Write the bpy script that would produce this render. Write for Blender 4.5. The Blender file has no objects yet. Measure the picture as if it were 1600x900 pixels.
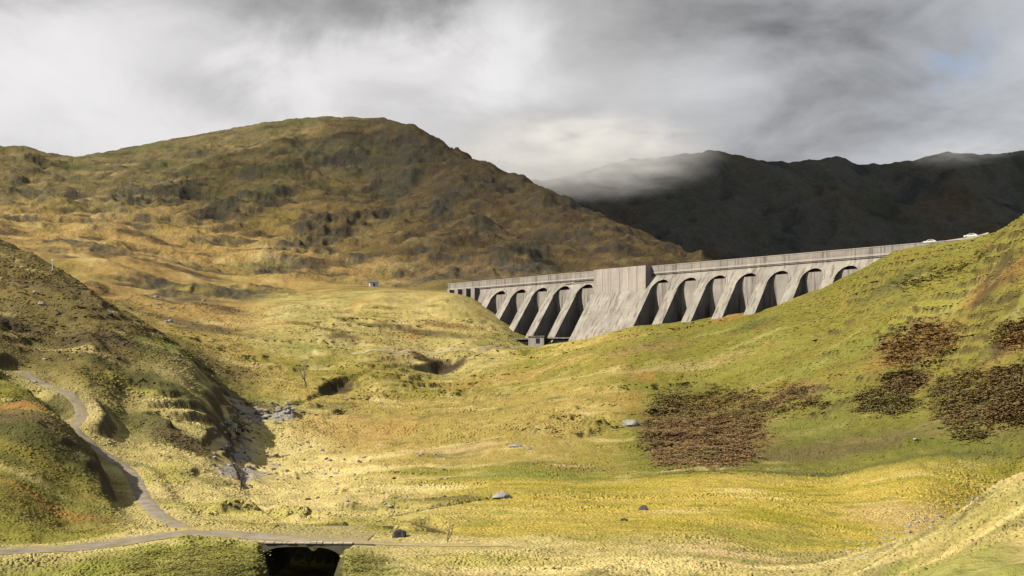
import bpy, bmesh, math, random
import numpy as np
from mathutils import Vector, Matrix

random.seed(7)
rng = np.random.default_rng(11)
scene = bpy.context.scene
R = math.radians

# ------------------------------------------------------------------ camera
F = 1600.0          # focal length in photograph pixels (photo is 1600 wide)
HY = 580.0          # row of the horizon in the photograph
cam_d = bpy.data.cameras.new('camera')
cam = bpy.data.objects.new('camera', cam_d)
scene.collection.objects.link(cam)
cam.location = (0, 0, 0)
cam.rotation_euler = (R(90), 0, 0)
cam_d.sensor_width = 36.0
cam_d.lens = 36.0
cam_d.shift_y = (HY - 450.0) / 1600.0
cam_d.clip_start = 1.0
cam_d.clip_end = 20000.0
scene.camera = cam

# ------------------------------------------------------------------ light
SUN = Vector((-0.70, -0.26, 0.64)).normalized()
SUN_EL = math.asin(SUN.z)
SUN_AZ = math.atan2(SUN.x, SUN.y)
sl = bpy.data.lights.new('sun', 'SUN')
sl.energy = 4.6
sl.angle = R(0.6)
sl.color = (1.0, 0.93, 0.80)
so = bpy.data.objects.new('sun', sl)
so.rotation_euler = SUN.to_track_quat('Z', 'Y').to_euler()
so.location = (-200, -100, 300)
scene.collection.objects.link(so)

world = bpy.data.worlds.new('World')
scene.world = world
world.use_nodes = True
wt = world.node_tree
wt.nodes.clear()


class NT:
    """small helper to wire shader nodes"""
    def __init__(self, tree):
        self.t = tree

    def n(self, typ, **kw):
        nd = self.t.nodes.new(typ)
        for k, v in kw.items():
            setattr(nd, k, v)
        return nd

    def link(self, a, b):
        self.t.links.new(a, b)

    def put(self, sock, v):
        if isinstance(v, bpy.types.NodeSocket):
            self.link(v, sock)
        else:
            sock.default_value = v

    def math(self, op, a, b=0.0, c=0.0, clamp=False):
        nd = self.n('ShaderNodeMath', operation=op)
        nd.use_clamp = clamp
        self.put(nd.inputs[0], a)
        self.put(nd.inputs[1], b)
        self.put(nd.inputs[2], c)
        return nd.outputs[0]

    def vmath(self, op, a, b=(0, 0, 0)):
        nd = self.n('ShaderNodeVectorMath', operation=op)
        self.put(nd.inputs[0], a)
        self.put(nd.inputs[1], b)
        return nd.outputs['Value'] if op in ('DOT_PRODUCT', 'LENGTH', 'DISTANCE') else nd.outputs[0]

    def mix(self, f, a, b, blend='MIX'):
        nd = self.n('ShaderNodeMix', data_type='RGBA', blend_type=blend)
        self.put(nd.inputs[0], f)
        self.put(nd.inputs[6], a if isinstance(a, bpy.types.NodeSocket) else (*a[:3], 1))
        self.put(nd.inputs[7], b if isinstance(b, bpy.types.NodeSocket) else (*b[:3], 1))
        return nd.outputs[2]

    def noise(self, vec, scale, detail=6, rough=0.55, dist=0.0, dim='3D'):
        nd = self.n('ShaderNodeTexNoise', noise_dimensions=dim)
        if vec is not None:
            self.link(vec, nd.inputs['Vector'])
        nd.inputs['Scale'].default_value = scale
        nd.inputs['Detail'].default_value = detail
        nd.inputs['Roughness'].default_value = rough
        nd.inputs['Distortion'].default_value = dist
        return nd.outputs[0]

    def ramp(self, f, lo, hi, smooth=True):
        nd = self.n('ShaderNodeMapRange')
        nd.interpolation_type = 'SMOOTHSTEP' if smooth else 'LINEAR'
        nd.clamp = True
        self.put(nd.inputs['Value'], f)
        nd.inputs['From Min'].default_value = lo
        nd.inputs['From Max'].default_value = hi
        return nd.outputs[0]


W = NT(wt)
geo = W.n('ShaderNodeTexCoord')
dirv = geo.outputs['Generated']
sep = W.n('ShaderNodeSeparateXYZ')
W.link(dirv, sep.inputs[0])
dx, dy, dz = sep.outputs
sky = W.n('ShaderNodeTexSky', sky_type='NISHITA')
sky.sun_disc = False
sky.sun_elevation = SUN_EL
sky.sun_rotation = SUN_AZ
sky.altitude = 350
sky.air_density = 1.0
sky.dust_density = 1.2
# cloud deck: direction mapped on a flat layer overhead
den = W.math('ADD', W.math('MAXIMUM', dz, 0.0), 0.42)
cx = W.math('DIVIDE', dx, den)
cy = W.math('DIVIDE', dy, den)
comb = W.n('ShaderNodeCombineXYZ')
W.link(cx, comb.inputs[0]); W.link(cy, comb.inputs[1])
deck = comb.outputs[0]
n1 = W.noise(deck, 2.0, 8, 0.54, 0.45)
n3 = W.noise(W.vmath('ADD', deck, (1.7, 9.1, 2.0)), 4.0, 7, 0.60, 0.6)
n2 = W.noise(W.vmath('ADD', deck, (7.3, 2.1, 4.0)), 5.2, 7, 0.58, 0.5)


def sky_dir(px, py):
    return Vector(((px - 800) / F, 1.0, (HY - py) / F)).normalized()


def blob(px, py, wx, wy):
    """soft spot of the sky round a compass bearing and a height (radii in radians)"""
    d = sky_dir(px, py)
    az, el = math.atan2(d.x, d.y), math.asin(d.z)
    a = W.math('ARCTAN2', dx, dy)
    e = W.math('ARCSINE', dz)
    a = W.math('ADD', a, W.math('MULTIPLY_ADD', n2, 0.30, -0.15))
    e = W.math('ADD', e, W.math('MULTIPLY_ADD', n3, 0.14, -0.07))
    qa = W.math('DIVIDE', W.math('SUBTRACT', a, az), wx)
    qe = W.math('DIVIDE', W.math('SUBTRACT', e, el), wy)
    r2 = W.math('ADD', W.math('MULTIPLY', qa, qa), W.math('MULTIPLY', qe, qe))
    return W.math('EXPONENT', W.math('MULTIPLY', r2, -1.0))


base = W.math('ADD', W.math('MULTIPLY', n1, 0.62), W.math('MULTIPLY', n2, 0.38))
lum = W.math('MULTIPLY_ADD', base, 2.3, -0.46)
for (px, py, wx, wy, amt) in (
        (40, 200, 0.26, 0.085, 0.42),
        (330, 215, 0.22, 0.050, 0.32),
        (600, 120, 0.15, 0.035, 0.46),
        (430, 110, 0.10, 0.022, 0.30),
        (765, 95, 0.075, 0.045, 0.72),
        (780, 170, 0.07, 0.06, 0.04),
        (60, 90, 0.16, 0.05, 0.40),
        (335, 135, 0.070, 0.028, -0.62),
        (520, 15, 0.34, 0.034, -0.26),
        (1250, 30, 0.30, 0.08, -0.14),
        (1200, 215, 0.30, 0.04, -0.14),
        (1120, 140, 0.14, 0.03, 0.02),
        (870, 235, 0.12, 0.04, -0.06)):
    lum = W.math('ADD', lum, W.math('MULTIPLY', blob(px, py, wx, wy), amt))
lum = W.math('MAXIMUM', lum, 0.22)
lum = W.math('MULTIPLY', W.math('SUBTRACT', 1.0, W.math('EXPONENT', W.math('MULTIPLY', lum, -0.92))), 1.60)
# sky dimmed high overhead, out of view, to weaken the ambient light
over = W.ramp(dz, 0.36, 0.62)
lum = W.math('MULTIPLY', lum, W.math('SUBTRACT', 1.0, W.math('MULTIPLY', over, 0.38)))
cool = W.ramp(W.math('ARCTAN2', dx, dy), -0.05, 0.45)
tint = W.mix(cool, (1.0, 0.985, 0.985), (0.93, 0.965, 1.03))
vm = W.n('ShaderNodeVectorMath', operation='SCALE')
W.link(tint, vm.inputs[0]); W.link(lum, vm.inputs['Scale'])
bg_c = W.n('ShaderNodeBackground')
W.link(vm.outputs[0], bg_c.inputs['Color'])
bg_c.inputs['Strength'].default_value = 0.47
bg_s = W.n('ShaderNodeBackground')
W.link(sky.outputs[0], bg_s.inputs['Color'])
bg_s.inputs['Strength'].default_value = 0.10
gap = W.math('MULTIPLY', blob(1500, 110, 0.035, 0.014), W.ramp(n2, 0.42, 0.62))
gap = W.math('MULTIPLY', gap, 0.75)
mixw = W.n('ShaderNodeMixShader')
W.link(gap, mixw.inputs[0]); W.link(bg_c.outputs[0], mixw.inputs[1]); W.link(bg_s.outputs[0], mixw.inputs[2])
wo = W.n('ShaderNodeOutputWorld')
W.link(mixw.outputs[0], wo.inputs['Surface'])

vs = scene.view_settings
vs.view_transform = 'Standard'
vs.look = 'None'
vs.exposure = 0.55
vs.gamma = 1.0
vs.use_curve_mapping = False
scene.cycles.use_denoising = True
scene.cycles.max_bounces = 24
scene.cycles.transparent_max_bounces = 8
scene.cycles.glossy_bounces = 2
scene.cycles.diffuse_bounces = 0
scene.cycles.volume_bounces = 24

# ------------------------------------------------------------------ object helpers
COL = scene.collection.objects


def tag(o, label=None, cat=None, group=None, kind=None):
    if label: o['label'] = label
    if cat: o['category'] = cat
    if group: o['group'] = group
    if kind: o['kind'] = kind
    return o


def empty(name, loc, rz=0.0):
    o = bpy.data.objects.new(name, None)
    COL.link(o)
    o.location = loc
    o.rotation_euler = (0, 0, rz)
    o.empty_display_size = 0.5
    return o


def mesh_np(name, verts, faces, mat, smooth=False, parent=None, col=None, nrm=None):
    """verts (n,3), faces (m,k) arrays -> one linked mesh object"""
    verts = np.asarray(verts, dtype=np.float32)
    faces = np.asarray(faces, dtype=np.int32)
    k = faces.shape[1]
    me = bpy.data.meshes.new(name)
    me.vertices.add(len(verts))
    me.vertices.foreach_set('co', verts.ravel())
    me.loops.add(faces.size)
    me.loops.foreach_set('vertex_index', faces.ravel())
    me.polygons.add(len(faces))
    me.polygons.foreach_set('loop_start', np.arange(0, faces.size, k, dtype=np.int32))
    me.polygons.foreach_set('loop_total', np.full(len(faces), k, dtype=np.int32))
    if smooth:
        me.polygons.foreach_set('use_smooth', np.ones(len(faces), dtype=bool))
    if col is not None:
        a = me.color_attributes.new('Col', 'FLOAT_COLOR', 'POINT')
        c4 = np.ones((len(verts), 4), dtype=np.float32)
        c4[:, :3] = col
        a.data.foreach_set('color', c4.ravel())
    me.update()
    me.validate()
    if nrm is not None:
        me.normals_split_custom_set_from_vertices(np.asarray(nrm, dtype=np.float32))
    me.materials.append(mat)
    o = bpy.data.objects.new(name, me)
    COL.link(o)
    if parent is not None:
        o.parent = parent
    return o


class MB:
    """collects boxes, prisms and tubes into ONE mesh"""
    def __init__(self):
        self.v, self.f = [], []

    def add(self, vs, fs):
        b = len(self.v)
        self.v += [tuple(p) for p in vs]
        self.f += [tuple(i + b for i in f) for f in fs]

    def box(self, x0, x1, y0, y1, z0, z1):
        self.add([(x0, y0, z0), (x1, y0, z0), (x1, y1, z0), (x0, y1, z0),
                  (x0, y0, z1), (x1, y0, z1), (x1, y1, z1), (x0, y1, z1)],
                 [(0, 3, 2, 1), (4, 5, 6, 7), (0, 1, 5, 4), (1, 2, 6, 5), (2, 3, 7, 6), (3, 0, 4, 7)])

    def prism(self, prof, s0, s1):
        """profile [(y,z)...] extruded along x from s0 to s1"""
        n = len(prof)
        vs_ = [(s0, y, z) for y, z in prof] + [(s1, y, z) for y, z in prof]
        fs = [tuple(range(n)), tuple(reversed(range(n, 2 * n)))]
        fs += [(i, i + n, (i + 1) % n + n, (i + 1) % n) for i in range(n)]
        self.add(vs_, fs)

    def tube(self, pts, radii, n=7):
        vs_, fs = [], []
        for i, p in enumerate(pts):
            p = Vector(p)
            d = (Vector(pts[min(i + 1, len(pts) - 1)]) - Vector(pts[max(i - 1, 0)])).normalized()
            a = d.cross(Vector((0.31, 0.87, 0.11))).normalized()
            b = d.cross(a)
            for k in range(n):
                t = 2 * math.pi * k / n
                vs_.append(p + (a * math.cos(t) + b * math.sin(t)) * radii[i])
        for i in range(len(pts) - 1):
            for k in range(n):
                fs.append((i * n + k, i * n + (k + 1) % n, (i + 1) * n + (k + 1) % n, (i + 1) * n + k))
        fs.append(tuple(reversed(range(n))))
        fs.append(tuple(range((len(pts) - 1) * n, len(pts) * n)))
        self.add(vs_, fs)

    def build(self, name, mat, parent=None, smooth=False, loc=None, bevel=0.0):
        me = bpy.data.meshes.new(name)
        me.from_pydata(self.v, [], self.f)
        bm = bmesh.new(); bm.from_mesh(me)
        bmesh.ops.recalc_face_normals(bm, faces=bm.faces)
        bm.to_mesh(me); bm.free()
        if smooth:
            for p in me.polygons: p.use_smooth = True
        me.materials.append(mat)
        o = bpy.data.objects.new(name, me)
        COL.link(o)
        if parent is not None: o.parent = parent
        if loc is not None: o.location = loc
        if bevel:
            m = o.modifiers.new('bevel', 'BEVEL'); m.width = bevel; m.segments = 2
        return o


# ------------------------------------------------------------------ noise in numpy
def _hash(ix, iy, seed):
    h = (ix.astype(np.int64) * 374761393 + iy.astype(np.int64) * 668265263 + seed * 974711) & 0xffffffff
    h = ((h ^ (h >> 13)) * 1274126177) & 0xffffffff
    return (h ^ (h >> 16)) & 0xffff


def perlin(x, y, seed=0):
    x = np.asarray(x, float); y = np.asarray(y, float)
    ix = np.floor(x); iy = np.floor(y)
    fx = x - ix; fy = y - iy
    u = fx * fx * fx * (fx * (fx * 6 - 15) + 10)
    v = fy * fy * fy * (fy * (fy * 6 - 15) + 10)

    def g(ox, oy):
        a = _hash(ix + ox, iy + oy, seed) * (2 * np.pi / 65536.0)
        return np.cos(a) * (fx - ox) + np.sin(a) * (fy - oy)
    n = (g(0, 0) * (1 - u) + g(1, 0) * u) * (1 - v) + (g(0, 1) * (1 - u) + g(1, 1) * u) * v
    return n * 1.45


def fbm(x, y, seed=0, oct=4, gain=0.5, lac=2.03):
    s = 0.0; a = 1.0; t = 0.0
    for i in range(oct):
        s = s + a * perlin(x, y, seed + 31 * i)
        t += a
        a *= gain; x = x * lac + 3.7; y = y * lac - 1.9
    return s / t


def ridged(x, y, seed=0, oct=4):
    s = 0.0; a = 1.0; t = 0.0
    for i in range(oct):
        s = s + a * (1 - np.abs(perlin(x, y, seed + 17 * i)) * 1.6)
        t += a
        a *= 0.5; x = x * 2.05 + 1.3; y = y * 2.05 + 5.1
    return s / t


def sstep(a, b, x):
    t = np.clip((x - a) / (b - a), 0, 1)
    return t * t * (3 - 2 * t)


# ------------------------------------------------------------------ terrain survey points: (bearing column, sight-line row, distance)
PTS = [
 # foreground and near bank
 (0,905,88),(400,905,86),(800,900,85),(1250,900,70),(1600,900,46),(0,1100,55),(800,1100,52),(1300,1100,38),(1600,1100,28),
 (400,1500,25),(1200,1500,25),
 (0,862,102),(150,850,107),(290,831,114),(380,836,112),(560,846,107),(480,842,108.5),(900,852,104),(1080,862,97),
 (1600,745,75),(1500,790,78),(1400,838,82),(1290,886,86),(1600,842,110),(1500,846,112),(1400,858,110),(1600,820,58),(1450,880,64),
 # bog
 (1000,800,142),(1200,800,140),(1200,868,110),(1450,765,165),(1000,746,193),(1300,743,193),(1600,727,192),(700,800,140),(700,830,122),
 (850,760,175),(550,800,148),(550,760,182),(400,790,158),
 # right hill
 (700,735,208),(900,738,204),(850,680,240),(1000,650,262),(1100,690,226),(1300,690,216),(1100,600,298),(1300,600,252),(1500,600,226),
 (1300,520,303),(1500,500,258),(1500,430,288),(1600,600,206),(1600,500,230),(1600,400,256),(1600,690,193),(700,650,275),(850,600,330),
 (700,700,240),(550,700,245),(1000,508,406),(1130,493,383),(1240,466,365),(1320,433,355),(1400,391,347),(1470,378,338),(1540,366,326),(1600,332,297),
 (930,528,424),(880,534,434),(960,519,418),(1700,300,288),(1700,370,252),(1700,450,222),(1700,600,200),(1700,720,185),
 # behind the dam
 (1000,545,470),(1240,495,430),(1400,430,400),(1600,390,350),(1700,350,350),(850,560,520),(1000,540,560),(1240,500,540),(1600,470,540),
 # stream
 (380,705,226),(380,652,254),(440,640,272),(530,603,332),(690,576,388),(830,543,430),(560,640,296),
 # knoll below the left end of the dam
 (600,462,452),(700,465,456),(745,471,482),(770,489,470),(690,457,497),(800,512,458),(822,523,452),(850,532,443),(600,520,410),(600,558,372),
 (450,560,362),(450,500,402),(350,560,338),(700,540,404),(700,500,436),(500,463,470),(585,447,542),(640,452,523),(450,470,450),(390,480,440),
 # left middle ground
 (300,500,400),(320,460,470),(450,441,560),(600,445,590),(150,400,520),(200,440,470),(0,410,370),(100,455,370),(200,510,350),(300,540,330),
 # left spur
 (-100,320,325),(0,372,308),(50,400,296),(100,434,284),(150,468,273),(200,502,262),(250,535,252),(290,562,243),(0,450,262),(0,520,225),(0,560,207),(100,500,252),(150,560,222),(150,515,243),(0,598,186),(100,600,202),
 (60,599,204),(200,560,232),(250,585,229),(300,602,233),(340,606,246),
 # track and hillock
 (128,640,189),(115,670,182),(150,705,178),(190,728,174),(210,746,169),(225,780,150),(0,652,150),(70,655,151),(120,690,152),(180,737,154),
 (0,750,126),(100,790,130),(0,830,110),(0,638,174),(60,636,176),(300,640,214),(300,700,196),(250,660,200),(320,760,168),(200,620,212),(350,617,272),(350,590,312),
 # left mountain
 (510,182,1300),(600,185,1280),(650,196,1240),(690,220,1190),(750,250,1120),(820,277,1040),(880,306,960),(950,340,890),(1010,365,820),(1060,385,760),(1115,403,700),(1200,440,680),
 (420,189,1350),(330,206,1400),(230,224,1450),(130,243,1500),(90,243,1520),(40,228,1420),(0,227,1400),(-100,214,1350),(-300,200,1300),
 (510,240,1190),(510,300,1000),(510,360,820),(510,420,650),(560,250,1160),(620,250,1150),(300,300,1010),(300,360,780),(300,410,610),(100,300,960),(100,350,740),(0,300,920),(0,350,660),
 (700,300,960),(700,370,760),(700,425,620),(850,340,860),(850,400,690),(950,400,680),(850,430,610),(1000,430,640),(1100,440,620),(-200,300,900),(-200,360,650),
 (-300,380,260),(-300,560,200),(-300,700,150),(-300,850,100),
]
for (px, py, Y) in [p for p in PTS if p[2] >= 690 and p[1] <= 440]:
    if (px, py) in [(510,182),(600,185),(690,220),(820,277),(950,340),(1060,385),(330,206),(230,224),(130,243),(40,228),(-100,214),(-300,200)]:
        PTS.append((px, py + 45, Y * 1.22))
        PTS.append((px, py + 120, Y * 1.6))
for (py, Y) in [(900,46),(745,75),(842,110),(727,192),(600,206),(500,230),(400,256),(332,297),(390,350),(470,540),(1100,28)]:
    PTS.append((2300, py, Y))
P = np.array(PTS, float)
KU = 3.0
TA = np.stack([(P[:, 0] - 800) / F * KU, np.log(P[:, 2])], 1)
TV = (HY - P[:, 1]) / F


def _tps(r2):
    return np.where(r2 > 1e-12, 0.5 * r2 * np.log(np.maximum(r2, 1e-12)), 0.0)


_d2 = ((TA[:, None, :] - TA[None, :, :]) ** 2).sum(-1)
_n = len(TA)
_A = np.zeros((_n + 3, _n + 3))
_A[:_n, :_n] = _tps(_d2) + np.eye(_n) * 0.002
_A[:_n, _n] = 1; _A[:_n, _n + 1:] = TA
_A[_n, :_n] = 1; _A[_n + 1:, :_n] = TA.T
_w = np.linalg.solve(_A, np.concatenate([TV, [0, 0, 0]]))


def base_v(u, lnY):
    u = np.asarray(u, float).ravel(); lnY = np.asarray(lnY, float).ravel()
    out = np.empty(len(u))
    for i in range(0, len(u), 20000):
        a = u[i:i + 20000] * KU; b = lnY[i:i + 20000]
        r2 = (a[:, None] - TA[None, :, 0]) ** 2 + (b[:, None] - TA[None, :, 1]) ** 2
        out[i:i + 20000] = _tps(r2) @ _w[:_n] + _w[_n] + _w[_n + 1] * a + _w[_n + 2] * b
    return out


GU = np.linspace(-1.06, 1.06, 320); GL = np.linspace(math.log(20.0), math.log(2500.0), 360)
_gu, _gl = np.meshgrid(GU, GL)
GV = base_v(_gu, _gl).reshape(len(GL), len(GU))


def _cub(t):
    return (-0.5 * t ** 3 + t ** 2 - 0.5 * t, 1.5 * t ** 3 - 2.5 * t ** 2 + 1, -1.5 * t ** 3 + 2 * t ** 2 + 0.5 * t, 0.5 * t ** 3 - 0.5 * t ** 2)


def base_v(u, lnY):
    """the same surface read from a fine table (bicubic)"""
    fu = (np.clip(np.asarray(u, float).ravel(), GU[0], GU[-1]) - GU[0]) / (GU[1] - GU[0]); fl = (np.clip(np.asarray(lnY, float).ravel(), GL[0], GL[-1]) - GL[0]) / (GL[1] - GL[0])
    iu = np.clip(fu.astype(int), 1, len(GU) - 3); il = np.clip(fl.astype(int), 1, len(GL) - 3)
    cu = _cub(fu - iu); cl = _cub(fl - il)
    out = 0.0
    for a in range(4):
        for b in range(4):
            out = out + GV[il + a - 1, iu + b - 1] * cl[a] * cu[b]
    return out


def world_at(px, Y):
    return np.array([(px - 800) / F * Y, Y])


def poly_pts(lst, step=1.0):
    """survey polyline [(px, Y)...] -> dense world XY polyline (Catmull-Rom)"""
    p = [world_at(a, b) for a, b in lst]
    p = [2 * p[0] - p[1]] + p + [2 * p[-1] - p[-2]]
    out = []
    for i in range(1, len(p) - 2):
        n = max(2, int(np.linalg.norm(p[i + 1] - p[i]) / step))
        for k in range(n):
            t = k / n
            out.append(0.5 * ((2 * p[i]) + (-p[i - 1] + p[i + 1]) * t + (2 * p[i - 1] - 5 * p[i] + 4 * p[i + 1] - p[i + 2]) * t * t
                              + (-p[i - 1] + 3 * p[i] - 3 * p[i + 1] + p[i + 2]) * t ** 3))
    out.append(p[-2])
    return np.array(out)


UPPER = poly_pts([(30, 207), (62, 203), (105, 197), (128, 189), (115, 182), (135, 179), (170, 176), (200, 172), (212, 164), (222, 152), (245, 137), (285, 120), (300, 113)], 0.4)
LOWER = poly_pts([(-160, 96), (0, 101), (150, 106), (290, 113), (390, 111), (480, 108), (560, 107), (620, 106.5), (700, 106), (800, 105.5)], 0.4)
STREAM = poly_pts([(840, 427), (770, 408), (690, 386), (610, 362), (530, 331), (450, 280), (395, 262), (352, 246), (376, 222), (378, 205), (400, 175), (420, 150), (480, 130), (560, 121), (545, 115.5), (490, 112.5), (479, 108), (476, 98), (470, 84), (440, 60)])
BOGCUT = poly_pts([(790, 160), (700, 152), (640, 146), (590, 143), (640, 134), (690, 124), (660, 118), (600, 119), (560, 121)])
BR = world_at(479, 108.0)           # middle of the bridge


def near_poly(x, y, poly, reach):
    """distance to a polyline and index of the nearest vertex (only meaningful within reach)"""
    d = np.full(x.shape, 1e9); idx = np.zeros(x.shape, int)
    m = (x > poly[:, 0].min() - reach) & (x < poly[:, 0].max() + reach) & (y > poly[:, 1].min() - reach) & (y < poly[:, 1].max() + reach)
    w = np.nonzero(m)[0]
    for i in range(0, len(w), 4000):
        q = w[i:i + 4000]
        d2 = (x[q][:, None] - poly[None, :, 0]) ** 2 + (y[q][:, None] - poly[None, :, 1]) ** 2
        j = d2.argmin(1)
        d[q] = np.sqrt(d2[np.arange(len(q)), j]); idx[q] = j
    return d, idx


def raw_z(x, y):
    return base_v(x / y, np.log(y)) * y


_uz = raw_z(UPPER[:, 0], UPPER[:, 1])
_lz = raw_z(LOWER[:, 0], LOWER[:, 1])


def smooth1(a, n):
    k = np.ones(n) / n
    return np.convolve(np.pad(a, (n // 2, n // 2), mode='edge'), k, mode='valid')[:len(a)]


UZ = smooth1(_uz, 21)
LZ = smooth1(_lz, 41)
_sz = raw_z(STREAM[:, 0], STREAM[:, 1])
_k = int(np.argmin(((STREAM - BR) ** 2).sum(1)))
_ar = np.arange(len(STREAM))


def _bump_at(px, Y, w):
    k = int(np.argmin(((STREAM - world_at(px, Y)) ** 2).sum(1)))
    return np.exp(-((_ar - k) / w) ** 2)


_uc = np.maximum(_bump_at(525, 329, 9.0), _bump_at(690, 386, 11.0))
_cut = np.maximum(_uc, 0.7 * _bump_at(360, 250, 22.0))
SZ = smooth1(_sz, 9) - (0.45 + 2.3 * _uc + 0.8 * _bump_at(395, 262, 16.0))
_wb = np.clip((_ar - (_k - 7)) / 5.0, 0, 1)
SZ = SZ * (1 - _wb) + np.minimum(SZ, -22.3) * _wb
SW = 0.9 + 2.6 * _uc + 1.0 * _bump_at(395, 262, 16.0)
SW = np.where(_ar > _k - 5, 2.6, SW)
SD = np.clip(_uc * 1.6 + 0.25 + (_ar > _k - 6), 0, 1)     # how bare its banks are
BZ = raw_z(BOGCUT[:, 0], BOGCUT[:, 1]) - 0.75

DAM_O = np.array([0.0, 473.7])
DAM_E = np.array([0.7236, -0.6903])
DAM_N = np.array([-0.6903, -0.7236])
DAM_RZ = math.atan2(DAM_E[1], DAM_E[0])


def dam_sd(x, y):
    rx, ry = x - DAM_O[0], y - DAM_O[1]
    return rx * DAM_E[0] + ry * DAM_E[1], rx * DAM_N[0] + ry * DAM_N[1]


def raw_hit(px, py, y0=45.0, y1=1600.0):
    """sight line against the smooth survey surface"""
    u = (px - 800) / F
    Y = np.exp(np.linspace(math.log(y0), math.log(y1), 700))
    v = base_v(np.full(700, u), np.log(Y))
    h = np.nonzero(v >= (HY - py) / F)[0]
    return Y[h[0]] if len(h) else None


SKY_L = np.array([(-300,200),(-100,214),(0,227),(40,228),(90,243),(130,243),(180,234),(230,224),(330,206),(420,190),(470,184),(510,182),(560,183),(600,185),(650,196),(690,220),(750,250),(820,277),(880,306),(950,340),(1010,365),(1060,385),(1115,403),(1200,440)], float)
RID_Y = np.array([(-300,1300),(-100,1350),(0,1400),(130,1500),(330,1400),(510,1300),(690,1190),(820,1040),(950,890),(1060,760),(1115,700),(1200,680)], float)
FIT_U = np.linspace(-0.66, 0.215, 120)
FIT_C = np.zeros(120)


def fit_gain(x, y):
    u = x / y
    yr = np.interp(800 + u * F, RID_Y[:, 0], RID_Y[:, 1])
    return 1 + np.interp(u, FIT_U, FIT_C, right=0.0) * sstep(0.62, 0.93, y / yr)


CRAGS = []
for (px, py, rx, ry, amp) in (
        (545, 240, 85, 24, 0.5), (240, 308, 62, 15, 0.9), (370, 325, 46, 17, 1.0), (495, 368, 48, 20, 1.1), (810, 405, 50, 18, 1.0), (622, 292, 28, 13, 0.8),
        (692, 320, 24, 13, 0.8), (600, 338, 60, 7, 0.6), (435, 415, 42, 8, 0.6), (385, 455, 60, 14, 0.7), (282, 458, 32, 12, 0.7), (90, 378, 60, 8, 0.7),
        (165, 392, 55, 9, 0.7), (690, 428, 34, 11, 0.8), (305, 418, 45, 5, 0.5), (900, 318, 60, 9, 0.6), (765, 280, 40, 9, 0.6), (650, 238, 34, 18, 0.7),
        (880, 372, 50, 9, 0.6), (740, 360, 40, 10, 0.6), (960, 385, 40, 8, 0.5), (430, 262, 50, 8, 0.4), (180, 352, 45, 6, 0.5), (50, 300, 60, 7, 0.5), (560, 405, 55, 7, 0.6),
        (330, 372, 50, 6, 0.5), (230, 440, 50, 6, 0.6), (130, 450, 40, 7, 0.5), (480, 430, 40, 6, 0.5), (640, 395, 40, 7, 0.5)):
    Yc = raw_hit(px, py, 300)
    if Yc is None: continue
    Ya = raw_hit(px, py + ry, 300) or Yc * 0.95
    CRAGS.append(((px - 800) / F * Yc, Yc, rx / F * Yc, max(4.0, (Yc - Ya)), 2.0 * ry / F * Yc, amp))


def crags(x, y, warp):
    h = np.zeros_like(x); m = np.zeros_like(x)
    jx = warp * 0.8 + 0.05 * x * 0; 
    for (cx_, cy_, rx_, ry_, hh_, amp) in CRAGS:
        k = (np.abs(x - cx_) < rx_ * 2.2) & (y > cy_ - 4 * ry_ - 15) & (y < cy_ + 9 * ry_ + 60)
        if not k.any(): continue
        n1_ = fbm(x[k] / (0.55 * rx_), y[k] / (0.55 * rx_), int(abs(cx_)) % 97 + 60, 4)
        dx_ = (x[k] - cx_) / rx_ + 0.5 * n1_
        t = (y[k] - cy_) / ry_ - 0.35 * dx_ + 0.9 * n1_
        side = np.exp(-np.abs(dx_) ** 2.6)
        front = sstep(-1.1, 0.75, t)
        back = np.exp(-np.clip(t - 0.75, 0, None) * ry_ / (1.8 * hh_ + 12))
        h[k] += amp * 0.31 * hh_ * side * front * back
        m[k] = np.maximum(m[k], amp * side * sstep(-1.5, -0.8, t) * sstep(1.5, 0.6, t))
    return h, m


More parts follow.
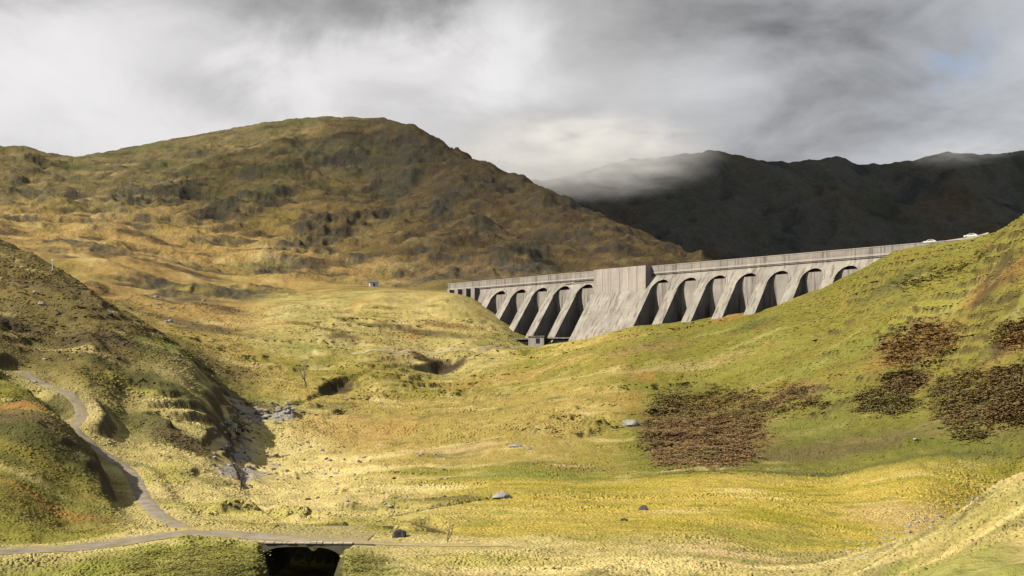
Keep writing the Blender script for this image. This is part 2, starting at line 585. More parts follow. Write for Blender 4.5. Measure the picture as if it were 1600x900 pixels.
def terrain(x, y, want=False):
    x = np.asarray(x, float).ravel(); y = np.asarray(y, float).ravel()
    v = base_v(x / y, np.log(y))
    z = v * y
    pxx = 800 + x / y * F
    far = np.maximum(sstep(330, 620, y), sstep(300, 430, y) * sstep(470, 330, pxx))
    # hummocks, knolls and terraces
    warp = fbm(x / 60, y / 60, 5, 2) * 12
    h = 2.0 * fbm((x + warp) / 46, (y + warp) / 36, 1, 3) + 1.15 * fbm((x + 0.5 * warp) / 15, y / 11, 2, 3) + 0.45 * fbm(x / 4.6, y / 4.0, 3, 3)
    flat = sstep(-15.5, -18.5, z) * sstep(90, 125, y) * sstep(560, 800, 800 + x / y * F)
    h = h * (1 - 0.78 * flat)
    rx, ry = x * 0.94 + y * 0.35, -x * 0.35 + y * 0.94
    rx2, ry2 = x * 0.96 - y * 0.28, x * 0.28 + y * 0.96
    hm = 14 * (ridged((rx + 2 * warp) / 170, (ry + 2 * warp) / 110, 21, 3) - 0.72) + 9 * fbm(rx2 / 62, ry2 / 34, 22, 3) \
        + 4.2 * fbm(rx / 22, ry / 13, 23, 3) + 1.7 * fbm(x / 7, y / 5.5, 24, 3)
    hm = hm * (0.34 + 0.66 * sstep(430, 850, y)) * (1 - 0.5 * sstep(1150, 1400, y))
    ch, crag = crags(x, y, warp)
    hm = hm + ch + crag * np.minimum(0.006 * y, 6) * (ridged(x / (0.016 * y + 2), y / 45, 41, 3) - 0.5)
    # crags that step: terraces
    st = 13.0 + 0 * y
    q = (z + hm) / st + 0.8 * fbm(x / 120, y / 120, 27, 2)
    terr = (np.floor(q) + sstep(0.30, 0.80, q - np.floor(q)) - q) * st
    hm = hm + 0.34 * terr * sstep(0.0, 0.45, fbm(x / 95, y / 95, 28, 2) + 0.08)
    # small scarps and terracettes of the moor
    st2 = 3.2
    q2 = (z + 2.2 * h) / st2 + 0.7 * fbm(x / 38, y / 30, 29, 3)
    fr = q2 - np.floor(q2)
    tz = (np.floor(q2) + sstep(0.42, 0.72, fr) - q2) * st2
    tm = sstep(0.02, 0.30, fbm(x / 42, y / 26, 30, 3) + 0.10 * sstep(340, 380, y)) * (1 - 0.9 * flat) * sstep(105, 130, y) * (1 - 0.55 * sstep(-62, -95, x) * sstep(190, 215, y) * sstep(340, 310, y))
    h = h + 0.62 * tz * tm
    edge = sstep(6, 40, dam_sd(x, y)[1]) + sstep(-6, -40, dam_sd(x, y)[1]) + sstep(205, 240, dam_sd(x, y)[0]) + sstep(-115, -150, dam_sd(x, y)[0])
    edge = np.clip(edge, 0, 1)
    z = z + (h * (1 - far) * (0.35 + 0.65 * edge) + hm * far * (0.15 + 0.85 * edge))
    z = z * fit_gain(x, y)
    # spur on the left has outcrops
    spur = sstep(-66, -90, x) * sstep(192, 222, y) * sstep(350, 318, y)
    z = z + spur * (1.8 * (ridged(rx2 / 26, ry2 / 11, 51, 3) - 0.85) + 1.2 * fbm(x / 9, y / 7, 52, 3))
    # small streams and the burn
    d, i = near_poly(x, y, STREAM, 16)
    w = SW[i] * (1 + 0.45 * fbm(x / 11, y / 11, 61, 2))
    de = d * (1 - 0.72 * np.clip(_uc[i], 0, 1) * sstep(0.5, -2.5, y - STREAM[i, 1]))
    m = sstep(w + 0.7 + 0.5 * SW[i], w - 0.4, de)
    z = z * (1 - m) + np.minimum(z, SZ[i] + 0.25 * fbm(x / 2.2, y / 2.2, 62, 2)) * m
    sd = np.where(d < 15, d + (1 - SD[i]) * 4.0, d)
    d, i = near_poly(x, y, BOGCUT, 8)
    m = sstep(2.4, 0.7, d)
    z = z * (1 - m) + np.minimum(z, BZ[i]) * m
    bd = d
    # track bench
    d, i = near_poly(x, y, UPPER, 12)
    m = sstep(6.4, 3.1, d)
    z = z * (1 - m) + UZ[i] * m
    td = d
    d, i = near_poly(x, y, LOWER, 14)
    m = sstep(7.4, 3.9, d)
    br = np.abs(x - BR[0])
    gap = sstep(5.3, 4.6, br)
    m2 = m * (1 - gap)
    z = z * (1 - m2) + LZ[i] * m2
    inb = gap * np.where(y > BR[1], sstep(10.8, 10.0, d), sstep(6.2, 5.2, d))
    z = z * (1 - inb) + np.minimum(z, -22.3 + 0.15 * fbm(x / 1.5, y / 1.5, 63, 2)) * inb
    td2 = d
    if want:
        return z, sd, bd, td, td2, flat, spur, crag
    return z


for _it in range(3):
    yr_ = np.interp(800 + FIT_U * F, RID_Y[:, 0], RID_Y[:, 1])
    Yt = yr_[:, None] * np.linspace(0.75, 1.25, 160)[None, :]
    zt_ = terrain((FIT_U[:, None] * Yt).ravel(), Yt.ravel()).reshape(Yt.shape)
    have = (zt_ / Yt).max(1)
    want_ = (HY - np.interp(800 + FIT_U * F, SKY_L[:, 0], SKY_L[:, 1])) / F
    FIT_C = FIT_C + smooth1((1 + FIT_C) * (want_ / have - 1), 5)


def px2ground(px, py, y0=45.0, y1=1500.0):
    """where the sight line through a photo point meets the ground"""
    u = (px - 800) / F
    Y = np.exp(np.linspace(math.log(y0), math.log(y1), 500))
    zz = terrain(u * Y, Y)
    s = (HY - py) / F * Y
    hit = np.nonzero(zz >= s)[0]
    if len(hit) == 0:
        return None
    i = hit[0]
    if i > 0:
        a = zz[i - 1] - s[i - 1]; b = zz[i] - s[i]
        t = a / (a - b)
        Yh = Y[i - 1] + t * (Y[i] - Y[i - 1])
    else:
        Yh = Y[0]
    return np.array([u * Yh, Yh, float(terrain([u * Yh], [Yh])[0])])


# ------------------------------------------------------------------ materials
def mat_new(name):
    m = bpy.data.materials.new(name)
    m.use_nodes = True
    t = NT(m.node_tree)
    bsdf = m.node_tree.nodes['Principled BSDF']
    bsdf.inputs['Roughness'].default_value = 0.9
    bsdf.inputs['Specular IOR Level'].default_value = 0.15
    return m, t, bsdf


def coords(t):
    return t.n('ShaderNodeTexCoord').outputs['Object']


def land_material(name, s1, s2, bump, bdist, amp=0.35):
    m, t, b = mat_new(name)
    at = t.n('ShaderNodeAttribute', attribute_name='Col')
    co = coords(t)
    a = t.noise(co, s1, 5, 0.6)
    c = t.noise(co, s2, 4, 0.65)
    f = t.math('MULTIPLY', t.math('MULTIPLY_ADD', a, 2 * amp, 1 - amp), t.math('MULTIPLY_ADD', c, 2 * amp, 1 - amp))
    v = t.n('ShaderNodeVectorMath', operation='SCALE')
    t.link(at.outputs['Color'], v.inputs[0]); t.link(f, v.inputs['Scale'])
    t.link(v.outputs[0], b.inputs['Base Color'])
    bp = t.n('ShaderNodeBump')
    bp.inputs['Strength'].default_value = bump
    bp.inputs['Distance'].default_value = bdist
    t.link(t.math('ADD', a, t.math('MULTIPLY', c, 0.5)), bp.inputs['Height'])
    t.link(bp.outputs[0], b.inputs['Normal'])
    return m


M_GROUND = land_material('moor_grass', 0.45, 2.2, 0.8, 0.9)
M_MOUNT = land_material('mountain_turf', 0.12, 0.5, 0.9, 3.0)
M_FAR = land_material('far_heather', 0.03, 0.12, 0.9, 9.0)
M_TRACK = land_material('gravel', 2.0, 7.0, 0.5, 0.10, 0.25)


def attr_material(name, rough=0.9, transl=0.0):
    m, t, b = mat_new(name)
    at = t.n('ShaderNodeAttribute', attribute_name='Col')
    t.link(at.outputs['Color'], b.inputs['Base Color'])
    b.inputs['Roughness'].default_value = rough
    return m


M_BLADE = attr_material('grass_blades')
M_FROND = attr_material('bracken_fronds')


def concrete(name, c0, c1, streak=True, scale=1.0, amount=0.75):
    m, t, b = mat_new(name)
    co = coords(t)
    n_ = t.noise(co, 0.12 * scale, 5, 0.6)
    mp = t.n('ShaderNodeMapping')
    mp.inputs['Scale'].default_value = (0.9 * scale, 0.25 * scale, 0.06 * scale)
    t.link(co, mp.inputs['Vector'])
    s_ = t.noise(mp.outputs[0], 1.0, 5, 0.65)
    col = t.mix(t.ramp(n_, 0.3, 0.7), c0, c1)
    if streak:
        dk = tuple(v * 0.55 for v in c0)
        col = t.mix(t.math('MULTIPLY', t.ramp(s_, 0.47, 0.66), amount), col, dk)
        # lift joints of the pours
        sp = t.n('ShaderNodeSeparateXYZ'); t.link(co, sp.inputs[0])
        fr = t.math('FRACT', t.math('DIVIDE', sp.outputs[2], 2.4))
        jn = t.math('LESS_THAN', fr, 0.05)
        col = t.mix(t.math('MULTIPLY', jn, 0.25), col, dk)
    if streak:
        mp2 = t.n('ShaderNodeMapping'); mp2.inputs['Scale'].default_value = (0.55, 0.2, 0.035); mp2.inputs['Location'].default_value = (31, 7, 3)
        t.link(co, mp2.inputs['Vector'])
        col = t.mix(t.math('MULTIPLY', t.ramp(t.noise(mp2.outputs[0], 1.0, 5, 0.7), 0.56, 0.70), 0.5), col, tuple(min(1, v * 1.5) for v in c1))
    fine = t.noise(co, 1.7 * scale, 4, 0.6)
    col = t.mix(t.math('MULTIPLY', t.ramp(fine, 0.45, 0.75), 0.22), col, tuple(v * 0.7 for v in c0))
    t.link(col, b.inputs['Base Color'])
    bp = t.n('ShaderNodeBump'); bp.inputs['Strength'].default_value = 0.4; bp.inputs['Distance'].default_value = 0.06
    t.link(fine, bp.inputs['Height']); t.link(bp.outputs[0], b.inputs['Normal'])
    return m


M_CONC = concrete('weathered_concrete', (0.235, 0.212, 0.182), (0.345, 0.312, 0.268), True, 1.0, 0.9)
M_CONC_L = concrete('pale_concrete', (0.36, 0.315, 0.275), (0.44, 0.385, 0.335), True, 1.0, 0.45)
M_CONC_D = concrete('stained_concrete', (0.22, 0.205, 0.19), (0.30, 0.28, 0.255))
M_STONE = concrete('mossy_masonry', (0.09, 0.088, 0.055), (0.17, 0.15, 0.105), False, 6.0)
M_DECK = concrete('grassy_gravel', (0.26, 0.21, 0.10), (0.34, 0.28, 0.15), False, 6.0)
M_STONE_L = concrete('pale_coping_stone', (0.40, 0.35, 0.26), (0.50, 0.44, 0.33), False, 6.0)


def plain(name, c, rough=0.6, metal=0.0, var=0.25, scale=3.0):
    m, t, b = mat_new(name)
    n_ = t.noise(coords(t), scale, 4, 0.6)
    t.link(t.mix(n_, tuple(v * (1 - var) for v in c), tuple(min(1, v * (1 + var)) for v in c)), b.inputs['Base Color'])
    b.inputs['Roughness'].default_value = rough
    b.inputs['Metallic'].default_value = metal
    return m


M_ROCK = concrete('lichened_rock', (0.22, 0.20, 0.175), (0.42, 0.39, 0.34), False, 7.0)
M_ROCK_D = concrete('dark_wet_rock', (0.06, 0.055, 0.05), (0.12, 0.11, 0.10), False, 7.0)
M_BARK = plain('grey_birch_bark', (0.22, 0.18, 0.15), 0.9)
M_WHITE = plain('white_paint', (0.72, 0.72, 0.66), 0.45, 0, 0.08)
M_CARP = plain('pale_car_paint', (0.66, 0.70, 0.62), 0.3, 0, 0.05)
M_GLASS = plain('dark_glass', (0.03, 0.035, 0.04), 0.1, 0, 0.1)
M_RUBBER = plain('black_rubber', (0.02, 0.02, 0.02), 0.8)
M_SLATE = plain('grey_slate', (0.14, 0.14, 0.15), 0.7)
M_DARK = plain('dark_steel_and_opening_shade', (0.03, 0.028, 0.026), 0.6)
M_WOOD = plain('weathered_timber', (0.30, 0.24, 0.17), 0.85)
M_WATER = plain('peat_water', (0.02, 0.018, 0.012), 0.08, 0, 0.2, 0.6)
M_WATER.node_tree.nodes['Principled BSDF'].inputs['Specular IOR Level'].default_value = 0.5

# ------------------------------------------------------------------ ground and mountain: one surveyed surface, cut where moor becomes mountain
du = 0.0014
uu = np.concatenate([np.linspace(-1.0, -0.60, 28)[:-1], np.arange(-0.60, 0.6001, du), np.linspace(0.60, 1.0, 28)[1:]])
l0, l1, lc = math.log(24.0), math.log(2300.0), math.log(575.0)
nl = np.concatenate([np.arange(l0, math.log(45), 0.02), np.arange(math.log(45), lc, 0.0046)])
nm = np.arange(lc, l1, 0.0046)
nl = np.append(nl, lc)
GOLD = np.array((0.38, 0.295, 0.075)); STRAW = np.array((0.56, 0.45, 0.19)); OLIVE = np.array((0.23, 0.205, 0.036))
GREEN = np.array((0.165, 0.178, 0.036)); BROWN = np.array((0.20, 0.125, 0.050)); RUST = np.array((0.30, 0.15, 0.045))
PEAT = np.array((0.035, 0.026, 0.016)); ROCKC = np.array((0.10, 0.10, 0.088)); HEATH_SHADE = np.array((0.085, 0.062, 0.036)); PINKST = np.array((0.50, 0.36, 0.17))


def mixc(c, d, f):
    f = np.clip(f, 0, 1)[:, None]
    return c * (1 - f) + d * f


def patch(x, y, cx, cy, rx, ry, rough=0.35, seed=0):
    q = ((x - cx) / rx) ** 2 + ((y - cy) / ry) ** 2
    q = np.sqrt(q) + rough * fbm(x / (0.45 * rx), y / (0.45 * ry), seed, 3)
    return sstep(1.12, 0.85, q)


COVER = []
STONE = np.array((0.30, 0.275, 0.24)); DKOL = np.array((0.085, 0.085, 0.026)); DKBR = np.array((0.085, 0.062, 0.030)); LIME = np.array((0.30, 0.27, 0.055))
for (px, py, rx, ry, c_, f_) in (
        (250, 597, 105, 15, DKOL, .8), (335, 632, 60, 10, DKOL, .8), (225, 655, 55, 16, DKOL, .85), (290, 690, 62, 16, DKBR, .85), (30, 632, 45, 9, RUST, .8), (75, 637, 35, 10, DKOL, .8),
        (60, 682, 130, 24, DKOL, .85), (25, 508, 55, 12, PEAT, .9), (135, 527, 60, 9, DKBR, .8), (230, 547, 50, 9, DKBR, .8), (292, 551, 45, 10, GREEN, .8), (60, 440, 60, 14, DKBR, .6), (190, 500, 60, 12, DKBR, .5),
        (535, 527, 26, 11, DKBR, .85), (640, 516, 110, 7, DKBR, .75), (700, 509, 50, 5, BROWN, .8), (470, 540, 60, 8, GREEN, .5), (610, 548, 90, 6, STRAW, .8),
        (500, 742, 190, 8, STRAW * 1.15, .85), (650, 762, 120, 6, STRAW * 1.15, .85), (560, 716, 90, 7, STRAW * 1.1, .8), (460, 700, 60, 25, STRAW * 1.1, .7), (690, 706, 110, 5, PINKST, .7),
        (560, 668, 120, 22, np.array((0.40, 0.25, 0.075)), .6), (830, 742, 130, 9, GREEN * 1.2, .7), (700, 778, 60, 5, DKOL, .7), (1300, 704, 190, 20, DKBR * 1.5, .65), (1250, 672, 90, 20, GREEN * .9, .5),
        (1400, 441, 62, 10, DKOL, .75), (1450, 482, 60, 20, LIME, .75), (1170, 565, 130, 20, LIME * .8, .55), (1480, 545, 50, 12, LIME, .6), (760, 600, 150, 10, np.array((0.36, 0.23, 0.07)), .5), (1010, 545, 90, 8, BROWN * 1.3, .5),
        (1180, 508, 40, 10, DKOL, .6), (1060, 575, 120, 8, STRAW * .8, .45), (1040, 690, 40, 40, DKOL, .3), (700, 735, 160, 6, OLIVE, .6), (1250, 741, 330, 3, DKOL, .7),
        (960, 880, 330, 16, STRAW * 1.15, .6), (1130, 862, 130, 6, PINKST * 1.1, .7), (1450, 820, 120, 16, PINKST, .55), (1480, 880, 90, 14, GREEN * 1.3, .6), (1180, 850, 60, 12, LIME, .7), (780, 876, 150, 10, LIME * 1.1, .65), (1000, 838, 120, 8, LIME * .95, .55), (620, 790, 110, 7, LIME, .55), (900, 770, 160, 7, LIME * .85, .5),
        (400, 653, 62, 8, STONE, .85), (372, 700, 22, 26, STONE, .6), (380, 745, 30, 14, STONE, .5), (440, 645, 30, 5, STONE, .8), (395, 634, 75, 5, PEAT * 1.6, .8), (345, 665, 30, 8, DKBR, .7),
        (1100, 672, 105, 60, np.array((0.21, 0.125, 0.058)), .8), (1240, 618, 46, 18, np.array((0.20, 0.13, 0.055)), .7), (1380, 630, 52, 18, np.array((0.19, 0.15, 0.055)), .7), (1420, 596, 40, 20, np.array((0.21, 0.14, 0.055)), .7),
        (1436, 537, 70, 38, np.array((0.25, 0.145, 0.055)), .7), (1560, 622, 110, 48, np.array((0.19, 0.14, 0.055)), .8), (1600, 522, 60, 26, np.array((0.25, 0.145, 0.055)), .7), (1200, 836, 150, 13, LIME * .9, .75), (1480, 735, 130, 5, LIME * .8, .6),
        (378, 745, 22, 18, STONE, .85), (368, 715, 18, 14, STONE, .85), (690, 577, 55, 9, PEAT, .9), (522, 603, 35, 8, PEAT, .9),  # last two: peat banks, with the shade of the undercuts painted in
        (90, 775, 110, 9, GREEN, .5), (90, 800, 100, 7, RUST * 1.1, .55), (250, 745, 40, 25, LIME * 1.2, .6), (380, 790, 130, 8, LIME * 1.25, .7), (150, 640, 25, 12, STRAW, .8), (210, 610, 60, 6, LIME * 1.2, .6)):
    g_ = px2ground(px, py)
    if g_ is None: continue
    g1_ = px2ground(px, py + ry); g2_ = px2ground(px, py - ry, g_[1] * 0.97)
    lo_ = g1_[1] if g1_ is not None else g_[1] * 0.95
    hi_ = g2_[1] if g2_ is not None else g_[1] * 1.05
    ry_ = np.clip(0.5 * (abs(hi_ - g_[1]) + abs(g_[1] - lo_)), 1.2, 0.12 * g_[1])
    COVER.append((g_[0], g_[1], rx / F * g_[1], ry_, np.array(c_), f_))


def land_colour(x, y, z, slope, info):
    sd, bd, td, td2, flat, spur, crag = info
    n = len(x)
    a = fbm(x / 34, y / 30, 101, 4); b = fbm(x / 13, y / 10, 102, 4); c = fbm(x / 75, y / 75, 103, 3); d = fbm(x / 5, y / 4, 104, 3)
    px = 800 + x / y * F
    col = np.tile(OLIVE, (n, 1)) * 1.0
    col = mixc(col, GREEN, sstep(0.05, 0.4, a + 0.3 * b) * 0.55)
    col = mixc(col, GOLD, sstep(-0.05, 0.35, c + 0.5 * b))
    col = mixc(col, STRAW, sstep(0.12, 0.5, b + 0.4 * d) * 0.65)
    col = mixc(col, BROWN, sstep(0.16, 0.5, -a + 0.45 * d) * 0.55)
    # right hill: greener, thin russet bands
    rh = sstep(900, 1050, px) * sstep(-19.5, -16, z) * sstep(190, 205, y)
    col = mixc(col, OLIVE * 0.74, rh * 0.85)
    col = mixc(col, RUST * 1.05, rh * sstep(0.18, 0.45, fbm(x / 22, y / 30, 111, 3)) * 0.55)
    col = mixc(col, GREEN * 1.1, rh * sstep(0.05, 0.35, fbm(x / 30, y / 22, 112, 3)) * 0.55)
    # lower right foot: its shade painted in as darker green
    foot = sstep(940, 1040, px) * sstep(187, 197, y) * sstep(-6, -15, z)
    col = mixc(col, GREEN * 0.66, foot * 0.62)
    # knoll below the dam: bleached
    kn = sstep(330, 420, px) * sstep(830, 760, px) * sstep(355, 385, y) * sstep(520, 480, y)
    col = mixc(col, STRAW * 1.02, kn * (0.50 + 0.35 * b))
    col = mixc(col, OLIVE * 0.7, kn * sstep(0.12, 0.42, fbm(x / 22, y / 6, 113, 4)) * 0.75)
    col = mixc(col, RUST * 1.15, kn * sstep(0.16, 0.42, fbm(x / 26, y / 9, 114, 3)) * 0.5)
    # middle slope between the burn and the hill: warm gold
    mid = sstep(430, 560, px) * sstep(1000, 880, px) * sstep(200, 225, y) * sstep(345, 310, y)
    col = mixc(col, np.array((0.38, 0.275, 0.085)), mid * (0.62 + 0.4 * a))
    # bog: strong gold with green runs
    bog = flat * sstep(198, 180, y)
    bcol = mixc(np.tile(np.array((0.41, 0.315, 0.060)), (n, 1)), np.array((0.30, 0.255, 0.03)), sstep(0.0, 0.35, fbm(x / 26, y / 9, 121, 4)))
    bcol = mixc(bcol, np.array((0.47, 0.335, 0.09)), sstep(0.12, 0.4, fbm(x / 30, y / 7, 122, 3)) * 0.8)
    bcol = mixc(bcol, np.array((0.20, 0.19, 0.03)), sstep(0.22, 0.5, fbm(x / 8, y / 4, 123, 3)) * 0.7)
    col = col * (1 - bog[:, None]) + bcol * bog[:, None]
    # stream flats: bleached straw and shingle
    dn = sstep(38, 8, np.abs(sd)) * sstep(120, 150, y) * sstep(300, 270, y)
    col = mixc(col, STRAW * 1.1, dn * (0.7 + 0.4 * b))
    # near bank and verge
    nb = sstep(118, 104, y) * sstep(500, 620, px)
    col = mixc(col, STRAW * 0.84, nb * (0.62 + 0.5 * b))
    col = mixc(col, PINKST, nb * sstep(0.1, 0.4, fbm(x / 9, y / 7, 131, 3)) * 0.7)
    col = mixc(col, GREEN * 1.3, nb * sstep(0.14, 0.42, fbm(x / 7, y / 6, 132, 3)) * 0.8)
    col = mixc(col, DKOL * 1.6, nb * sstep(0.22, 0.5, fbm(x / 4, y / 3, 133, 3)) * 0.6)
    verge = sstep(112, 100, y) * sstep(620, 480, px)
    col = mixc(col, GREEN * 1.25, verge * 0.6)
    # pale track sides
    tt = np.minimum(td, td2)
    col = mixc(col, STRAW * 0.95, sstep(9, 3, tt + 3 * b) * 0.6)
    # left spur and hillock
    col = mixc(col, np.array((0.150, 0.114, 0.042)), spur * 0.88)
    col = mixc(col, HEATH_SHADE * 1.3, spur * sstep(0.05, 0.4, a + 0.4 * b) * 0.75)
    hk = sstep(230, 150, px) * sstep(112, 122, y) * sstep(172, 150, y)
    col = mixc(col, np.array((0.20, 0.165, 0.035)), hk * 0.8)
    col = mixc(col, HEATH_SHADE * 1.2, hk * sstep(142, 149, y) * 0.75)
    gk = 1 - sstep(330, 520, y)
    col = mixc(col, DKOL * 1.35, gk * sstep(0.14, 0.46, fbm(x / 20, y / 9, 161, 4)) * 0.55 * (1 - 0.6 * bog))
    col = mixc(col, STRAW * 1.08, gk * sstep(0.20, 0.48, fbm(x / 26, y / 8, 162, 4)) * 0.55 * (1 - 0.6 * rh))
    # plant cover, stone and peat in patches; the undercut peat holds painted shade
    for q, (cx_, cy_, rx_, ry_, c_, f_) in enumerate(COVER):
        k = (np.abs(x - cx_) < rx_ * 1.9) & (np.abs(y - cy_) < ry_ * 1.9)
        if k.any():
            dx_ = (x[k] - cx_) / rx_ + 0.55 * fbm(x[k] / (.4 * rx_ + 1), y[k] / (.5 * ry_ + 1), 170 + q, 4); dy_ = (y[k] - cy_) / ry_ + 0.55 * fbm(x[k] / (.4 * rx_ + 1), y[k] / (.5 * ry_ + 1), 370 + q, 4)
            m_ = sstep(1.25, 0.45, np.sqrt(dx_ ** 2 + dy_ ** 2)) * f_
            col[k] = mixc(col[k], c_, m_)
    # mountain
    far = np.maximum(sstep(420, 600, y) * sstep(1150, 1000, px), sstep(310, 420, y) * sstep(470, 340, px))
    far = np.maximum(far, sstep(555, 620, y))
    up = sstep(70, 210, z + 30 * a)
    m1 = np.tile(np.array((0.34, 0.225, 0.075)), (n, 1))
    m1 = mixc(m1, STRAW * 0.9, sstep(0.05, 0.4, fbm(x / 45, y / 24, 141, 4)) * 0.6)
    m1 = mixc(m1, OLIVE * 0.85, sstep(0.0, 0.4, fbm(x / 60, y / 50, 147, 3)) * 0.5)
    m2 = np.tile(np.array((0.135, 0.110, 0.045)), (n, 1))
    m2 = mixc(m2, np.array((0.215, 0.155, 0.070)), sstep(0.0, 0.35, fbm(x / 70, y / 45, 142, 4)))
    m2 = mixc(m2, np.array((0.095, 0.098, 0.034)), sstep(-0.05, 0.30, fbm(x / 110, y / 80, 143, 3)) * 0.75)
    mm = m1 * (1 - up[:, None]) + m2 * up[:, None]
    mm = mixc(mm, HEATH_SHADE * 0.8, sstep(0.02, 0.34, fbm(x / 48, y / 18, 144, 4)) * 0.85)
    mm = mixc(mm, HEATH_SHADE * 0.95, sstep(430, 740, px) * (0.80 + 0.5 * b))  # cloud shade on the right half painted in with heather brown
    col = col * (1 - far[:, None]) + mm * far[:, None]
    rk = sstep(0.80, 1.15, slope + 0.30 * fbm(x / 14, y / 10, 145, 3)) * far
    col = mixc(col, np.array((0.058, 0.054, 0.044)), rk * 0.8)
    col = mixc(col, np.array((0.052, 0.050, 0.038)), np.clip(crag * 1.5, 0, 1) * sstep(-0.5, 0.2, fbm(x / 24, y / 24, 146, 3)) * 0.85)
    # steep banks bare to peat
    near = 1 - sstep(330, 460, y)
    col = mixc(col, PEAT * 1.3, sstep(0.78, 1.25, slope + 0.25 * d) * near * 0.8)
    col = mixc(col, PEAT * 1.6, sstep(3.4, 1.2, sd + 1.2 * b) * 0.85)
    col = mixc(col, PEAT * 1.7, sstep(1.5, 0.6, bd) * 0.9)
    col = col * (1 + 0.22 * fbm(x / 2.6, y / 2.2, 151, 2))[:, None]
    return np.clip(col, 0.008, 0.7)


def land_sheet(name, lrows, mat, label, cat):
    U, L = np.meshgrid(uu, lrows)
    Y = np.exp(L).ravel(); X = (U.ravel() * Y)
    res = terrain(X, Y, True)
    Z = res[0]
    nr, nc = U.shape
    Zg = Z.reshape(nr, nc); Yg = Y.reshape(nr, nc); Xg = X.reshape(nr, nc)
    dzl = np.gradient(Zg, axis=0); dzu = np.gradient(Zg, axis=1)
    dyl = np.gradient(Yg, axis=0); dxu = np.gradient(Xg, axis=1)
    gx = dzu / dxu
    gy = (dzl - gx * np.gradient(Xg, axis=0)) / dyl
    slope = np.sqrt(gx ** 2 + gy ** 2).ravel()
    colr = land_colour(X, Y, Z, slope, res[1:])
    idx = np.arange(nr * nc).reshape(nr, nc)
    faces = np.stack([idx[:-1, :-1], idx[:-1, 1:], idx[1:, 1:], idx[1:, :-1]], -1).reshape(-1, 4)
    o = mesh_np(name, np.stack([X, Y, Z], 1), faces, mat, True, None, colr)
    return tag(o, label, cat, None, 'structure')


GROUND = land_sheet('ground', nl, M_GROUND, 'golden green moorland valley floor and grassy slopes below the dam', 'moorland')
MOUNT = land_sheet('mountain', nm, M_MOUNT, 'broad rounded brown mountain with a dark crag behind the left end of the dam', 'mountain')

# ------------------------------------------------------------------ far dark mountain
RIDGE = [(300,330),(600,310),(760,292),(840,280),(900,268),(950,258),(1000,250),(1060,242),(1110,238),(1160,246),(1200,254),(1230,255),(1262,249),(1310,247),(1340,256),(1400,250),
         (1480,239),(1530,246),(1600,235),(1700,225),(1900,200),(2300,210)]
rp = np.array(RIDGE, float)


def far_mountain():
    un = np.arange(-0.30, 0.80, 0.0016)
    t = np.linspace(-0.12, 1.22, 260)
    U, T = np.meshgrid(un, t)
    U = U.ravel(); T = T.ravel()
    ry = np.interp(800 + U * F, rp[:, 0], rp[:, 1])
    Yr = 2500 + 250 * fbm(U * 5, U * 0 + 2, 201, 3)
    Zr = (HY - ry) / F * Yr
    Y = np.where(T < 1, 1620 + (Yr - 1620) * T, Yr + (T - 1) * 2600)
    X = U * Y
    prof = np.where(T < 1, np.clip(T, -0.2, 1) ** 1.15, 1 - (T - 1) * 1.6)
    prof = np.where(T < 0, T * 0.5, prof)
    Z = 36 + (Zr - 36) * prof
    env = np.clip(T * 2.2, 0, 1) * np.clip(0.25 + np.abs(1 - T) * 5, 0, 1)
    w = 80 * fbm(X / 500, Y / 500, 207, 2)
    Z = Z + env * (70 * (ridged((X + w) / 330, (Y + w) / 560, 202, 4) - 0.6) + 26 * fbm(X / 120, Y / 140, 203, 4) + 9 * fbm(X / 36, Y / 40, 204, 3))
    Z = Z + (1 - np.clip(np.abs(1 - T) * 9, 0, 1)) * 7 * fbm(X / 42, Y / 90, 206, 3)
    n = len(X)
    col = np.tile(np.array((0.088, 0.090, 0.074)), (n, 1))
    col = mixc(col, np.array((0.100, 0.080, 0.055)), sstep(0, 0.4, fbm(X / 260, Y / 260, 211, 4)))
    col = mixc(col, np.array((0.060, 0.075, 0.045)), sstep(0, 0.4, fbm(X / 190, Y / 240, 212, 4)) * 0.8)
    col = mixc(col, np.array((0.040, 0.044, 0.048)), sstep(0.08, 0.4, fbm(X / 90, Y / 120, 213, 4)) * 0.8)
    nr, nc = len(t), len(un)
    idx = np.arange(nr * nc).reshape(nr, nc)
    faces = np.stack([idx[:-1, :-1], idx[:-1, 1:], idx[1:, 1:], idx[1:, :-1]], -1).reshape(-1, 4)
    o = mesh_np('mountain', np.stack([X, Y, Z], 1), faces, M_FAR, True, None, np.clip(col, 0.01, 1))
    tag(o, 'distant dark heathery mountain in cloud shadow with its top touching the mist', 'mountain', None, 'structure')
    return o


FARM = far_mountain()


# ------------------------------------------------------------------ clouds: unseen ones added above the frame to shade the mountains
def cloud(name, target, dist, rx, ry, rz, label, seed, mat=None):
    c = Vector(target) + SUN * dist
    bm = bmesh.new()
    bmesh.ops.create_icosphere(bm, subdivisions=5, radius=1.0)
    vs_ = np.array([v.co[:] for v in bm.verts])
    n_ = fbm(vs_[:, 0] * 2.3 + 9, vs_[:, 1] * 2.3 + vs_[:, 2] * 1.7, seed, 4)
    r_ = 1 + 0.38 * n_
    for v, k in zip(bm.verts, r_):
        z = v.co.z
        v.co = Vector((v.co.x * rx * k, v.co.y * ry * k, (z if z > 0 else z * 0.35) * rz * k))
    me = bpy.data.meshes.new(name); bm.to_mesh(me); bm.free()
    for p in me.polygons: p.use_smooth = True
    me.materials.append(mat or M_SHADE_CLOUD)
    o = bpy.data.objects.new(name, me); COL.link(o); o.location = c
    tag(o, label, 'cloud', None, 'stuff')
    return o


M_SHADE_CLOUD = plain('shade_cloud_white', (0.82, 0.83, 0.85), 1.0, 0, 0.05, 0.01)
cloud('cloud', (1000, 2330, 100), 2250, 1050, 640, 150, 'unseen cloud added overhead to shade the distant dark mountain', 301)

